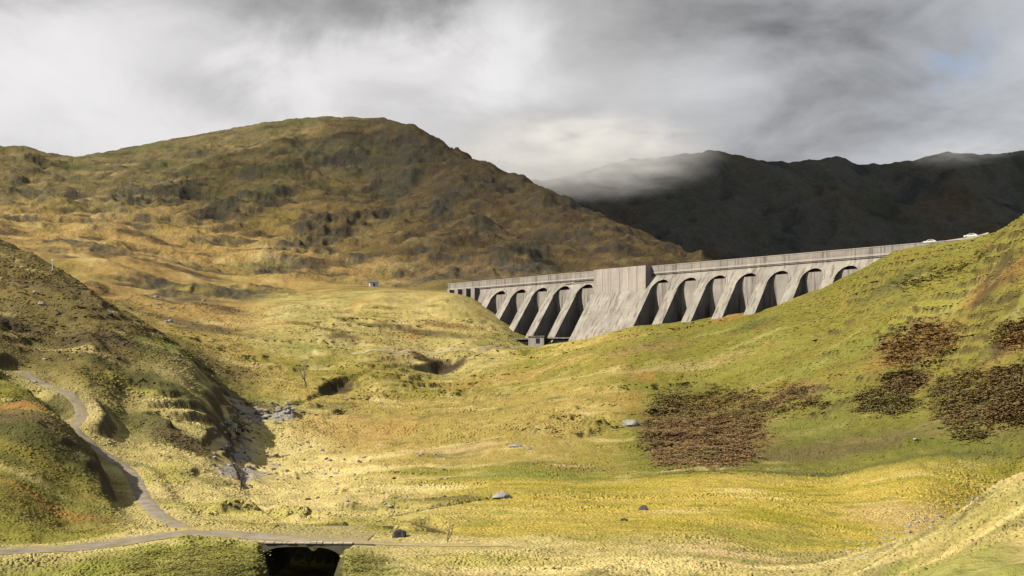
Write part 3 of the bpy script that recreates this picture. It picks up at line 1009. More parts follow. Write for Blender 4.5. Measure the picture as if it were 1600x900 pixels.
def mist(px, py, Y, rx, ry, rz, dens, label):
    c = Vector(((px - 800) / F * Y, Y, (HY - py) / F * Y))
    bm = bmesh.new()
    bmesh.ops.create_icosphere(bm, subdivisions=3, radius=1.0)
    me = bpy.data.meshes.new('mist'); bm.to_mesh(me); bm.free()
    m = bpy.data.materials.new('mist'); m.use_nodes = True
    m.node_tree.nodes.clear()
    t = NT(m.node_tree)
    co = coords(t)
    r_ = t.vmath('LENGTH', co)
    fall = t.ramp(r_, 1.0, 0.15)
    nz = t.noise(co, 3.6, 6, 0.65, 0.4)
    d_ = t.math('MULTIPLY', t.math('MULTIPLY', fall, t.ramp(nz, 0.36, 0.66)), dens)
    pv = t.n('ShaderNodeVolumePrincipled')
    pv.inputs['Color'].default_value = (0.998, 0.998, 0.998, 1)
    t.link(d_, pv.inputs['Density'])
    ou = t.n('ShaderNodeOutputMaterial')
    t.link(pv.outputs[0], ou.inputs['Volume'])
    me.materials.append(m)
    o = bpy.data.objects.new('mist', me); COL.link(o)
    o.location = c; o.scale = (rx, ry, rz)
    return tag(o, label, 'mist', None, 'stuff')


mist(905, 245, 1390, 215, 150, 66, 0.030, 'pale mist lying over the low left end of the distant dark mountain')
mist(1505, 232, 1390, 105, 120, 20, 0.006, 'thin scrap of mist on the distant mountain top at the right')

M_THIN, t_, b_ = mat_new('thin_shade_cloud')
b_.inputs['Base Color'].default_value = (0.85, 0.86, 0.88, 1)
b_.inputs['Roughness'].default_value = 1.0
lw = t_.n('ShaderNodeLayerWeight'); lw.inputs['Blend'].default_value = 0.5
body = t_.math('MULTIPLY', t_.ramp(lw.outputs['Facing'], 0.85, 0.10), 0.30)
t_.link(body, b_.inputs['Alpha'])          # fades towards the rim to soften the shade it casts
cloud('cloud', (60, 960, 200), 1500, 420, 400, 150, 'thin unseen cloud added overhead to dim the right flank of the broad mountain', 311, M_THIN)

# ------------------------------------------------------------------ the dam
DAM = empty('dam', (DAM_O[0], DAM_O[1], 0), DAM_RZ)
tag(DAM, 'long grey concrete buttress dam with tall arched recesses across the valley head', 'dam')
ZC, ZT, SL, ZB = 39.3, 43.0, 0.75, -8.0


def face_d(z):
    return SL * (ZC - z)


def pier_profile(zb=ZB):
    return [(-0.6, zb), (-face_d(zb), zb), (0, ZC), (-0.0, ZC + 0.0), (-0.6, ZC)]


LC = [47.0 - 13.0 * k for k in range(5)][::-1]
RC = [86.2 + 13.2 * k for k in range(8)]
LHW, RHW = 4.4, 4.4
edges = []     # (s0, s1) of solid piers


def arch_part(sc, hw, za, pw):
    """spandrel over one recess: curved soffit from the face to the back wall"""
    mb = MB()
    N = 14
    zs = za - hw * 1.0
    top0, top1 = [], []
    vs_, fs = [], []
    for i in range(N + 1):
        t = math.pi * i / N
        s = sc - hw * math.cos(t)
        z = zs + (za - zs) * math.sin(t)
        vs_ += [(s, -face_d(z), z), (s, 0.0, ZC), (s, 0.9, z), (s, 0.9, ZC)]
    for i in range(N):
        a, b = 4 * i, 4 * i + 4
        fs += [(a, a + 1, b + 1, b), (a + 2, a, b, b + 2), (a + 1, a + 3, b + 3, b + 1), (a + 3, a + 2, b + 2, b + 3)]
    mb.add(vs_, fs)
    # drip mould that follows the head of the recess
    vs_, fs = [], []
    for i in range(N + 1):
        t = math.pi * i / N
        c, s_ = math.cos(t), math.sin(t)
        for (rr, pr) in ((0.02, 0.22), (0.55, 0.22), (0.55, -0.1), (0.02, -0.1)):
            z = zs + (za - zs + rr) * s_
            vs_.append((sc - (hw + rr) * c, -face_d(z) - pr, z))
    for i in range(N):
        for k in range(4):
            a, b = 4 * i + k, 4 * i + (k + 1) % 4
            fs.append((a, b, b + 4, a + 4))
    mb.add(vs_, fs)
    return mb.build('arch', M_CONC, DAM)


def pier_part(s0, s1, flare0, flare1, mat=None):
    mb = MB()
    mb.prism([(0.9, ZB), (-face_d(ZB), ZB), (0, ZC), (0.9, ZC)], s0, s1)
    # widened upstream head: splayed walls at the back of the recess
    for (flag, s, sg) in ((flare0, s0, -1), (flare1, s1, 1)):
        if flag:
            zt = 38.2
            q = [(s, 0.85), (s, -3.6), (s + sg * 2.3, 0.85)]
            n = 3
            qt = [(s, 0.85), (s, -0.9), (s + sg * 0.9, 0.85)]
            vs_ = [(a, b, ZB) for a, b in q] + [(a, b, zt - 0.4) for a, b in qt]
            mb.add(vs_, [(0, 1, 2), (3, 4, 5), (0, 1, 4, 3), (1, 2, 5, 4), (2, 0, 3, 5)])
    return mb.build('buttress', mat or M_CONC, DAM)


for grp, hw in ((LC, LHW), (RC, RHW)):
    for sc in grp:
        arch_part(sc, hw, 37.3 if grp is LC else 36.9, 0)
    for a, b in zip(grp[:-1], grp[1:]):
        pier_part(a + hw, b - hw, False, False)
pier_part(LC[0] - LHW - 4.2, LC[0] - LHW, False, False)
pier_part(RC[-1] + RHW, RC[-1] + RHW + 20, False, False)
S0, S1 = LC[-1] + LHW, RC[0] - RHW
# spillway: broad sloped face and a projecting upright crest block
mb = MB(); mb.prism([(0.9, ZB), (-face_d(ZB), ZB), (0, ZC), (0.9, ZC)], S0, S1)
sp = mb.build('spillway', M_CONC, DAM)
BD = 4.7
mb = MB()
zb_ = ZC - BD / SL
mb.prism([(-0.3, zb_ + 1.0), (-BD, zb_ + 0.02), (-BD, ZT - 0.05), (-0.3, ZT - 0.05)], S0 + 1.0, S1 - 2.4)
for k in range(1, 6):
    s = S0 + 1.0 + (S1 - S0 - 3.4) * k / 6
    mb.box(s - 0.15, s + 0.15, -BD - 0.10, -BD + 0.05, zb_ + 0.3, ZT - 0.4)
mb.build('spillway_crest', M_CONC_L, DAM)
# upstream wall
mb = MB(); mb.box(-43, 203, 0.9, 4.0, ZB, ZC); mb.box(LC[0] - LHW - 1.5, RC[-1] + RHW + 1.5, -2.1, 0.893, ZB, 35.6)
mb.build('upstream_wall', M_CONC, DAM)
# tail wall at the left with small piers
mb = MB()
mb.prism([(0.88, 20), (-6, 20), (0, ZC), (0.88, ZC)], -43, LC[0] - LHW - 4.25)
mb.build('wing_wall', M_CONC, DAM)
for k in range(4):
    mb = MB(); mb.box(-41.5 + 5.8 * k, -38.9 + 5.8 * k, -3.2, -0.02, 26, ZC + 0.4)
    mb.build('wing_pier', M_CONC, DAM)
# road deck, cornice, parapets
mb = MB(); mb.box(-43, 215, -0.55, 4.4, ZC, ZC + 0.9)
mb.build('road_deck', M_CONC, DAM)
mb = MB(); mb.box(-43, 205, -0.80, -0.555, ZC + 0.45, ZC + 1.15)
mb.build('cornice', M_CONC_L, DAM)
for (y0, y1) in ((-0.54, -0.15), (4.0, 4.38)):
    mb = MB(); mb.box(-43, 205, y0, y1, ZC + 0.903, ZT - 0.25)
    par = mb.build('parapet', M_CONC, DAM)
    mb = MB(); mb.box(-43, 205, y0 - 0.12, y1 + 0.12, ZT - 0.247, ZT)
    mb.build('coping', M_CONC_L, par)
# open steel stair rail on the face beside the spillway
mb = MB()
for (sa, za, sb, zb2) in ((34, 37.9, 46, 38.8), (46, 38.8, 55, 38.3)):
    mb.tube([(sa, -1.4, za), ((sa + sb) / 2, -1.5, (za + zb2) / 2 + 0.25), (sb, -1.4, zb2)], [0.16, 0.16, 0.16], 6)
mb.build('service_pipe', M_DARK, DAM)

# outlet works at the toe
g = px2ground(838, 540)
OW = empty('outlet_house', (g[0], g[1], g[2] + 0.7), R(-12))
tag(OW, 'low concrete outlet house with two dark mouths at the foot of the dam', 'outlet house')
mb = MB(); mb.box(-3.0, 3.6, -2.2, 3.0, -2, 3.0); mb.build('wall', M_CONC_L, OW)
mb = MB(); mb.box(-3.3, 3.9, -2.5, 3.3, 3.003, 3.35); mb.build('roof', M_CONC, OW)
mb = MB(); mb.box(-11.5, -3.003, 0.2, 3.0, -3, 1.9); mb.build('culvert_mouth', M_DARK, OW)  # solid dark box stands in for the shaded opening
mb = MB(); mb.box(-12.2, -3.32, -0.4, 3.2, 1.903, 2.6); mb.build('lintel', M_CONC, OW)
mb = MB(); mb.box(3.603, 16.0, 0.6, 3.0, -2, 2.2); mb.build('tailrace_mouth', M_DARK, OW)  # dark block again, painting the shade inside this mouth
mb = MB(); mb.box(3.92, 17.0, 0.1, 3.2, 2.203, 2.75); mb.build('lintel', M_CONC, OW)
mb = MB(); mb.box(0.2, 1.9, -2.26, -2.203, 0.2, 2.3); mb.build('door', M_DARK, OW)

# white hut at the left end of the dam
p = px2ground(584, 448, 500, 620)
p = p if p is not None else np.array([-73.0, 540.0, 45.0])
HUT = empty('hut', (p[0], p[1], p[2] - 0.3), R(14))
tag(HUT, 'small white gatehouse hut with a grey roof beyond the far left end of the dam', 'hut')
mb = MB(); mb.box(-2.3, 2.3, -1.6, 1.6, -1, 2.5); hw_ = mb.build('wall', M_WHITE, HUT)
mb = MB(); mb.prism([(-1.9, 2.503), (1.9, 2.503), (0, 3.5)], -2.6, 2.6); mb.build('roof', M_SLATE, HUT)
mb = MB(); mb.box(-0.5, 0.5, -1.66, -1.603, 0, 2.0); mb.build('door', M_SLATE, HUT)

# ------------------------------------------------------------------ tracks (gravel ribbons on the ground)
def ribbon(name, line, zline, half, label, cat, seed, lift=0.05, skip=None, c0=(0.20, 0.165, 0.135), c1=(0.33, 0.285, 0.235), mat=None, fade=0, drape=False):
    t = np.gradient(line, axis=0)
    t /= np.linalg.norm(t, axis=1)[:, None]
    nrm = np.stack([-t[:, 1], t[:, 0]], 1)
    K = 11
    off = np.linspace(-1, 1, K)
    V, C = [], []
    n = len(line)
    hl = half * (1 + 0.28 * fbm(np.arange(n) / 9.0, np.zeros(n), seed, 3))
    hr = half * (1 + 0.28 * fbm(np.arange(n) / 9.0, np.ones(n) * 9, seed + 1, 3))
    fd = np.clip((n - np.arange(n)) / fade, 0, 1) if fade else np.ones(n)
    hl, hr = hl * fd, hr * fd
    for k in range(K):
        w = np.where(off[k] < 0, hl, hr) * off[k]
        q = line + nrm * w[:, None]
        z = (terrain(q[:, 0], q[:, 1]) if drape else zline) + lift - 0.10 * abs(off[k]) ** 3
        V.append(np.stack([q[:, 0], q[:, 1], z], 1))
        mid = math.exp(-(off[k] / 0.20) ** 2) * 0.55 + max(0, abs(off[k]) - 0.72) * 2.6
        nn = fbm(q[:, 0] / 2, q[:, 1] / 2, seed + 5, 3)
        cc = mixc(np.tile(np.array(c0), (n, 1)), np.array(c1), 0.5 + nn)
        cc = mixc(cc, np.array((0.30, 0.25, 0.07)), np.clip(mid + 0.9 * fbm(q[:, 0] / 3.5, q[:, 1] / 3.5, seed + 8, 3) * (mid > 0.05), 0, 1))
        cc = mixc(cc, np.array((0.42, 0.33, 0.14)), (1 - fd) * 0.9)
        C.append(cc)
    V = np.concatenate(V); C = np.concatenate(C)
    idx = np.arange(K * n).reshape(K, n)
    faces = np.stack([idx[:-1, :-1], idx[1:, :-1], idx[1:, 1:], idx[:-1, 1:]], -1).reshape(-1, 4)
    o = mesh_np(name, V, faces, mat or M_TRACK, True, None, C)
    return tag(o, label, cat, None, 'structure')


ribbon('track', UPPER, UZ, 1.12, 'winding grey gravel track that climbs past the hillock', 'track', 401, 0.10)
nlow = len(LOWER)
ribbon('track', LOWER[:nlow], LZ[:nlow], 2.0, 'wide gravel track that crosses the foreground to the bridge', 'track', 411, 0.14, fade=70)

acc = [px2ground(px, py) for px, py in ((548, 553), (600, 549), (650, 548), (700, 547), (750, 545), (795, 543), (826, 542))]
acc = np.array([q for q in acc if q is not None])
ac_xy = np.concatenate([np.linspace(acc[k, :2], acc[k + 1, :2], 12, endpoint=False) for k in range(len(acc) - 1)])
ac_z = smooth1(terrain(ac_xy[:, 0], ac_xy[:, 1]), 9)
ribbon('track', ac_xy, ac_z, 1.1, 'thin pale access track running along the slope to the foot of the dam', 'track', 431, 0.16, None, (0.40, 0.33, 0.19), (0.46, 0.39, 0.24), drape=True)

# ------------------------------------------------------------------ bridge over the burn
zbr = float(np.interp(BR[0], LOWER[:, 0][np.argsort(LOWER[:, 0])], LZ[np.argsort(LOWER[:, 0])]))
BRG = empty('bridge', (BR[0], BR[1], zbr), R(-3))
tag(BRG, 'low stone bridge with one wide dark rounded opening carrying the foreground track', 'bridge')
AW, AT, AB = 4.55, -0.30, -5.6     # half width, crown, bottom
N = 28
mbar, mwall = MB(), MB()
ring = []
for i in range(N + 1):
    t = math.pi * i / N
    c, s_ = math.cos(t), math.sin(t)
    # flattened arch: rounded haunches, nearly flat crown
    ring.append((-AW * math.copysign(abs(c) ** 0.62, c), AB + 2.6 + (AT - AB - 2.6) * s_ ** 0.62))
ring = [(-AW, AB)] + ring + [(AW, AB)]
nr_ = len(ring)
Y0, Y1 = -2.4, 10.4
vs_ = [(x, Y0 + 0.15, z) for x, z in ring] + [(x, Y1, z) for x, z in ring]
mbar.add(vs_, [(i, i + 1, i + 1 + nr_, i + nr_) for i in range(nr_ - 1)])
vo = [(x * 1.02, Y0 + 0.15, z + 0.05) for x, z in ring] + [(x * 1.02, Y1, z + 0.05) for x, z in ring]
mbar.add(vo, [(i, i + 1, i + 1 + nr_, i + nr_) for i in range(nr_ - 1)])
mbar.build('vault', M_STONE, BRG, True)
for (y0, y1) in ((Y0, Y0 + 0.5), (Y1 - 0.5, Y1)):
    mw = MB()
    vs_ = []
    for x, z in ring:
        vs_ += [(x, y0, z), (x, y1, z)]
    top = []
    xs = [max(-1, min(1, x / AW)) * 7.6 for x, z in ring]
    for xx in xs:
        vs_ += [(xx, y0, 0.0), (xx, y1, 0.0)]
    o2 = 2 * nr_
    fs = []
    for i in range(nr_ - 1):
        fs += [(2 * i, 2 * i + 2, o2 + 2 * i + 2, o2 + 2 * i), (2 * i + 1, 2 * i + 3, o2 + 2 * i + 3, o2 + 2 * i + 1), (o2 + 2 * i, o2 + 2 * i + 2, o2 + 2 * i + 3, o2 + 2 * i + 1)]
    mw.add(vs_, fs)
    mw.box(-7.6, -AW - 0.003, y0, y1, AB, -2.2)
    mw.box(AW + 0.003, 7.6, y0, y1, AB, -2.2)
    mw.build('headwall', M_STONE, BRG)
    if y0 == Y0:
        mc = MB()
        q = -5.6
        rc = random.Random(5)
        while q < 5.4:
            w_ = rc.uniform(0.5, 1.1)
            dz_ = rc.uniform(-0.05, 0.06)
            mc.box(q, q + w_ - 0.04, y0 - rc.uniform(0.05, 0.15), y1 + rc.uniform(0.0, 0.12), 0.004, 0.17 + dz_)
            q += w_
        mc.build('coping', M_STONE_L, BRG, bevel=0.04)
mb = MB(); mb.box(-6.4, 6.4, Y0 + 0.503, Y1 - 0.503, -0.30, 0.0)
mb.build('deck', M_DECK, BRG)

# ------------------------------------------------------------------ rocks
def rock_mesh(seed, mat, flat=0.62):
    bm = bmesh.new()
    bmesh.ops.create_icosphere(bm, subdivisions=3, radius=1.0)
    r2 = np.random.default_rng(seed)
    off = r2.uniform(0, 50, 3)
    planes = [(Vector(r2.normal(size=3)).normalized(), r2.uniform(0.55, 0.85)) for _ in range(9)]
    for v in bm.verts:
        p = v.co.copy()
        k = 1.0
        for nn, dd in planes:
            q = p.dot(nn)
            if q > 1e-4: k = min(k, dd / q)
        p = p * k
        nz = float(fbm(np.array([v.co.x * 2.2 + off[0]]), np.array([v.co.y * 2.2 + v.co.z * 1.7 + off[1]]), seed, 3)[0])
        p *= 1 + 0.14 * nz
        v.co = Vector((p.x, p.y * 0.85, p.z * flat))
    me = bpy.data.meshes.new('boulder'); bm.to_mesh(me); bm.free()
    me.materials.append(mat)
    return me


ROCKS = [rock_mesh(500 + i, M_ROCK) for i in range(5)]
ROCKS_D = [rock_mesh(520 + i, M_ROCK_D, 0.7) for i in range(3)]


def boulder(px, py, size_px, label, group, dark=False, y0=45.0):
    g = px2ground(px, py, y0)
    if g is None: return
    o = bpy.data.objects.new('boulder', random.choice(ROCKS_D if dark else ROCKS))
    COL.link(o)
    s = size_px / F * g[1] / 2 * 1.1
    o.location = (g[0], g[1], g[2] - s * 0.02)
    o.rotation_euler = (random.uniform(-.2, .2), random.uniform(-.2, .2), random.uniform(0, 6.28))
    o.scale = (s, s, s * random.uniform(0.8, 1.1))
    tag(o, label, 'boulder', group)
    return o


boulder(984, 664, 26, 'large grey boulder at the left edge of the big brown bracken thicket', 'boulders on the moor')
boulder(806, 698, 22, 'grey boulder alone on the grass slope below the dam', 'boulders on the moor')
boulder(827, 701, 10, 'small pale boulder beside the lone grey one on the slope', 'boulders on the moor')
boulder(626, 838, 30, 'dark wet boulder beside the track right of the bridge', 'dark boulders in the bog', True)
boulder(1005, 797, 22, 'dark boulder in the middle of the golden bog', 'dark boulders in the bog', True)
boulder(974, 814, 16, 'small dark boulder at the near edge of the golden bog', 'dark boulders in the bog', True)
boulder(538, 625, 14, 'pale boulder on the bank below the dark stream undercut', 'boulders on the moor')
boulder(780, 778, 34, 'flat pale slab lying in the bog', 'boulders on the moor')
boulder(1430, 690, 7, 'small white stone on the dark foot of the right hill', 'boulders on the moor')
boulder(1325, 860, 10, 'stone on the tip of the near straw bank', 'boulders on the moor')
rr = random.Random(3)
for k in range(90):
    t = rr.random()
    boulder(350 + 110 * t + rr.gauss(0, 5), 665 - 26 * t + rr.gauss(0, 8), rr.uniform(4, 15), 'grey boulder in the rocky bed of the stream', 'grey boulders in the stream bed', rr.random() < 0.25)
for k in range(90):
    boulder(rr.gauss(384, 24), rr.uniform(668, 765), rr.uniform(3, 11), 'grey boulder strewn on the straw flats beside the stream', 'boulders strewn on the stream flats', rr.random() < 0.35)
for k in range(60):
    boulder(rr.uniform(430, 700), rr.uniform(690, 800), rr.uniform(4, 10), 'small stone half sunk in the pale grass right of the stream', 'stones in the pale grass', rr.random() < 0.4)
for k in range(50):
    t = rr.random()
    boulder(1330 + 230 * t + rr.gauss(0, 12), 865 - 95 * t + rr.gauss(0, 12), rr.uniform(4, 12), 'pale broken stone in the scree on the near straw bank', 'stones in the scree on the near bank')
for k in range(30):
    boulder(rr.uniform(0, 330), rr.uniform(440, 600), rr.uniform(4, 12), 'grey rock poking out of the shaded spur', 'rocks on the shaded spur', rr.random() < 0.4)

# ------------------------------------------------------------------ grass: countless tufts of the moor
def tufts(name, x, y, z, colr, hgt, wid, nb, mat, label, cat, kind, seed):
    """low shaggy tussocks: uneven seven-sided cones with a bent tip"""
    g = np.random.default_rng(seed)
    n = len(x)
    K = 7
    an = np.linspace(0, 2 * np.pi, K, endpoint=False)[None, :] + g.uniform(0, 6.28, n)[:, None] + g.normal(0, 0.18, (n, K))
    rad = wid[:, None] * g.uniform(0.55, 1.35, (n, K))
    bx = x[:, None] + np.cos(an) * rad; by = y[:, None] + np.sin(an) * rad
    bz = np.repeat((z - 0.10)[:, None], K, 1)
    mr = rad * g.uniform(0.35, 0.75, (n, K))
    mx = x[:, None] + np.cos(an + 0.4) * mr; my = y[:, None] + np.sin(an + 0.4) * mr
    mz = z[:, None] + hgt[:, None] * g.uniform(0.35, 0.95, (n, K))
    ax = x + g.normal(0, 0.35, n) * wid; ay = y + g.normal(0, 0.35, n) * wid
    az = z + hgt * g.uniform(0.75, 1.1, n)
    V = np.concatenate([np.stack([bx, by, bz], -1), np.stack([mx, my, mz], -1), np.stack([ax, ay, az], -1)[:, None, :]], 1)
    per = 2 * K + 1
    T = []
    for k in range(K):
        k2 = (k + 1) % K
        T += [(k, k2, K + k), (k2, K + k2, K + k), (K + k, K + k2, 2 * K)]
    T = np.array(T)
    Fc = (np.arange(n)[:, None, None] * per + T[None]).reshape(-1, 3)
    tint = g.uniform(0.90, 1.10, (n, 1, 1))
    lev = np.concatenate([np.full(K, 0.95), np.full(K, 1.0), [1.04]])[None, :, None]
    C = (colr[:, None, :] * tint * lev * g.uniform(0.93, 1.07, (n, per, 1))).reshape(-1, 3)
    return mesh_np(name, V.reshape(-1, 3), Fc, mat, True, None, np.clip(C, 0.01, 0.75))


def moor_samples(n, seed, ya, yb):
    g = np.random.default_rng(seed)
    u = g.uniform(-0.56, 0.56, n); L = g.uniform(math.log(ya), math.log(yb), n)
    y = np.exp(L); x = u * y
    res = terrain(x, y, True)
    e = 0.8
    zx = terrain(x + e, y); zy = terrain(x, y + e)
    sl_ = np.hypot((zx - res[0]) / e, (zy - res[0]) / e)
    c = land_colour(x, y, res[0], sl_, res[1:])
    v = res[0] / y
    keep = (res[1] > 2.4) & (res[2] > 1.0) & (res[3] > g.uniform(1.1, 2.0, n)) & (res[4] > g.uniform(1.7, 3.0, n)) & (sl_ < 1.1)
    ond = (np.abs(x - BR[0]) < 6.1) & (y - BR[1] > 1.9) & (y - BR[1] < 10.0)
    res[0][ond] = zbr
    keep |= ond
    c[ond] = np.array((0.36, 0.32, 0.09)) * (0.9 + 0.5 * fbm(x[ond], y[ond], 9, 3))[:, None]
    keep &= ~((np.abs(x - BR[0]) < 6.2) & (y - BR[1] > -3.6) & (y - BR[1] <= 1.9))
    keep &= ~((res[1] < 9.5) & (y > 190) & (y < 272))
    keep &= ~((np.abs(x + 68) < 9) & (np.abs(y - 263) < 9))
    s_, d_ = dam_sd(x, y)
    keep &= (d_ > 3.0 + 0.75 * np.clip(ZC - res[0], 0, 60)) | (s_ < -105) | (s_ > 206)
    tt = 0.6 * fbm(x / 3.4, y / 2.6, 611, 3) + 0.75 * fbm(x / 24, y / 13, 612, 3)
    keep &= (tt + g.uniform(-0.5, 0.5, n)) > -0.12
    return x[keep], y[keep], res[0][keep], c[keep], tt[keep]


x, y, z, c, tt = moor_samples(150000, 601, 52, 250)
hh = (0.07 + 0.30 * sstep(0.05, 0.7, tt)) * (1 + 0.8 * sstep(100, 62, y)) * (0.8 + 0.35 * sstep(90, 200, y))
go = tufts('grass', x, y, z, c * 1.0, hh, 0.16 + 0.0010 * y, 5, M_BLADE, '', '', '', 602)
tag(go, 'tussocky golden and green moor grass over the valley floor', 'grass', None, 'stuff')
x, y, z, c, tt = moor_samples(80000, 603, 240, 440)
hh = (0.10 + 0.38 * sstep(0.05, 0.7, tt))
go = tufts('grass', x, y, z, c * 1.0, hh, 0.20 + 0.0010 * y, 4, M_BLADE, '', '', '', 604)
tag(go, 'rough moor grass on the slopes nearer the dam', 'grass', None, 'stuff')

# ------------------------------------------------------------------ bracken and heather thickets
def in_poly(px, py, poly):
    px = np.asarray(px); py = np.asarray(py)
    r_ = np.zeros(px.shape, bool)
    n = len(poly)
    for i in range(n):
        x0, y0 = poly[i]; x1, y1 = poly[(i + 1) % n]
        cond = ((y0 > py) != (y1 > py)) & (px < (x1 - x0) * (py - y0) / (y1 - y0 + 1e-9) + x0)
        r_ ^= cond
    return r_


def ground_many(px, py, ya, yb):
    """vector form of px2ground over a range of distance"""
    u = (px - 800) / F
    Y = np.linspace(ya, yb, 60)
    UU = np.repeat(u[:, None], 60, 1); YY = np.repeat(Y[None, :], len(px), 0)
    zz = terrain((UU * YY).ravel(), YY.ravel()).reshape(UU.shape)
    s = ((HY - py) / F)[:, None] * YY
    hit = zz >= s
    ok = hit.any(1)
    i = hit.argmax(1)
    i = np.clip(i, 1, 59)
    r_ = np.arange(len(px))
    a = zz[r_, i - 1] - s[r_, i - 1]; b = zz[r_, i] - s[r_, i]
    t = np.clip(a / (a - b + 1e-9), 0, 1)
    Yh = Y[i - 1] + t * (Y[i] - Y[i - 1])
    return u * Yh, Yh, ok


def thicket(poly, n, c_top, c_low, h, label, seed, ya=185, yb=330, cat='bracken'):
    g = np.random.default_rng(seed)
    pl = np.array(poly, float)
    qx = g.uniform(pl[:, 0].min() - 12, pl[:, 0].max() + 12, n * 3); qy = g.uniform(pl[:, 1].min() - 10, pl[:, 1].max() + 10, n * 3)
    jit = np.where(g.uniform(0, 1, len(qx)) < 0.72, 0.8, 3.0)
    jx = qx + 16 * fbm(qx / 22, qy / 16, seed, 3) + jit * g.normal(0, 5, len(qx)); jy = qy + 11 * fbm(qx / 22 + 40, qy / 16, seed + 1, 3) + jit * g.normal(0, 3.5, len(qx))
    k = in_poly(jx, jy, poly)
    qx, qy = qx[k][:n], qy[k][:n]
    k = (fbm(qx / 7, qy / 4, seed + 9, 3) + g.uniform(-0.5, 0.5, len(qx))) > -0.08
    qx, qy = qx[k], qy[k]
    x, y, ok = ground_many(qx, qy, ya, yb)
    x, y, qx, qy = x[ok], y[ok], qx[ok], qy[ok]
    z = terrain(x, y)
    cl = fbm(x / 4.2, y / 4.2, seed + 3, 3)
    lift = np.clip(0.45 + 0.9 * cl, 0.1, 1.5) * h * 0.62
    mixf = np.clip(0.5 + 0.9 * fbm(x / 7, y / 9, seed + 4, 3) + g.normal(0, 0.15, len(x)), 0, 1)
    col = np.array(c_top) * mixf[:, None] + np.array(c_low) * (1 - mixf[:, None])
    # leaf-sized fronds through the depth of the thicket
    m = 9
    X = np.repeat(x, m) + g.normal(0, 0.45, len(x) * m); Yv = np.repeat(y, m) + g.normal(0, 0.45, len(x) * m)
    Z = np.repeat(z, m) + np.repeat(lift, m) * g.uniform(0.15, 1.0, len(x) * m)
    s = g.uniform(0.12, 0.26, len(X)) * (0.55 if ya < 100 else 1.0)
    a = g.uniform(0, 2 * np.pi, len(X)); tl = g.uniform(-0.2, 0.4, len(X))
    dx_, dy_ = np.cos(a), np.sin(a)
    e1 = np.stack([dx_ * s * 1.7, dy_ * s * 1.7, tl * s], 1)
    e2 = np.stack([-dy_ * s * 0.7, dx_ * s * 0.7, g.uniform(-.15, .15, len(X)) * s], 1)
    p0 = np.stack([X, Yv, Z], 1)
    V = np.stack([p0 - e1, p0 - e2, p0 + e1, p0 + e2], 1).reshape(-1, 3)
    C = np.repeat(col, m, 0) * g.uniform(0.75, 1.25, len(X))[:, None]
    C = np.repeat(C, 4, 0)
    o = mesh_np('bracken_thicket', V, np.arange(len(V)).reshape(-1, 4), M_FROND, False, None, np.clip(C, 0.01, 0.5))
    tag(o, label, cat, 'bracken and heather thickets on the right hill')
    return o


BR_T, BR_L = (0.35, 0.205, 0.095), (0.21, 0.155, 0.068)
HG_T, HG_L = (0.38, 0.285, 0.105), (0.27, 0.235, 0.085)
thicket([(1006, 668), (1022, 644), (1060, 632), (1100, 612), (1150, 608), (1195, 622), (1200, 645), (1185, 685), (1165, 725), (1110, 730), (1055, 730), (1028, 722), (1010, 695)], 9000, BR_T, BR_L, 1.5,
        'largest thicket of red brown bracken at the foot of the right hill', 701)
thicket([(1012, 650), (1025, 615), (1060, 610), (1075, 625), (1040, 645)], 1300, HG_T, HG_L, 1.4, 'olive bush clump on the upper left corner of the largest bracken thicket', 711)
thicket([(1195, 640), (1215, 605), (1240, 600), (1285, 625), (1275, 638), (1235, 632), (1215, 648)], 1200, BR_T, BR_L, 1.2, 'thin strip of brown bracken trailing right from the largest thicket', 721)
thicket([(1332, 630), (1345, 612), (1400, 612), (1428, 625), (1425, 640), (1385, 648), (1345, 645)], 1600, HG_T, HG_L, 1.3, 'oval dark olive thicket between the two big bracken patches', 731)
thicket([(1375, 605), (1390, 580), (1430, 580), (1450, 590), (1425, 618), (1400, 615)], 1100, BR_T, HG_L, 1.2, 'small brown thicket above the oval dark one', 741)
thicket([(1375, 520), (1420, 505), (1495, 505), (1500, 535), (1460, 575), (1400, 575), (1370, 550)], 2600, (0.40, 0.21, 0.075), (0.25, 0.15, 0.06), 0.8, 'rusty bracken patch high on the right hill', 751, 200, 330)
thicket([(1455, 640), (1462, 600), (1500, 582), (1560, 575), (1640, 560), (1650, 660), (1560, 662), (1480, 668)], 6500, (0.34, 0.21, 0.090), HG_L, 1.6, 'large dark brown and olive thicket at the right edge', 761, 180, 300)
thicket([(1485, 678), (1510, 668), (1545, 672), (1530, 684), (1495, 686)], 500, HG_T, HG_L, 0.9, 'low dark sliver of bracken just below the large thicket at the right edge', 771, 180, 300)
thicket([(1540, 530), (1570, 505), (1640, 490), (1650, 535), (1570, 545)], 1500, (0.40, 0.21, 0.075), (0.25, 0.15, 0.06), 0.8, 'rusty bracken patch above the dark thicket at the right edge', 781, 180, 320)
thicket([(1390, 445), (1450, 425), (1500, 410), (1545, 388), (1550, 396), (1490, 432), (1420, 452)], 1500, (0.13, 0.085, 0.03), (0.07, 0.05, 0.02), 0.9, 'dark heather streak running up the crest of the right hill', 791, 250, 345, 'heather')


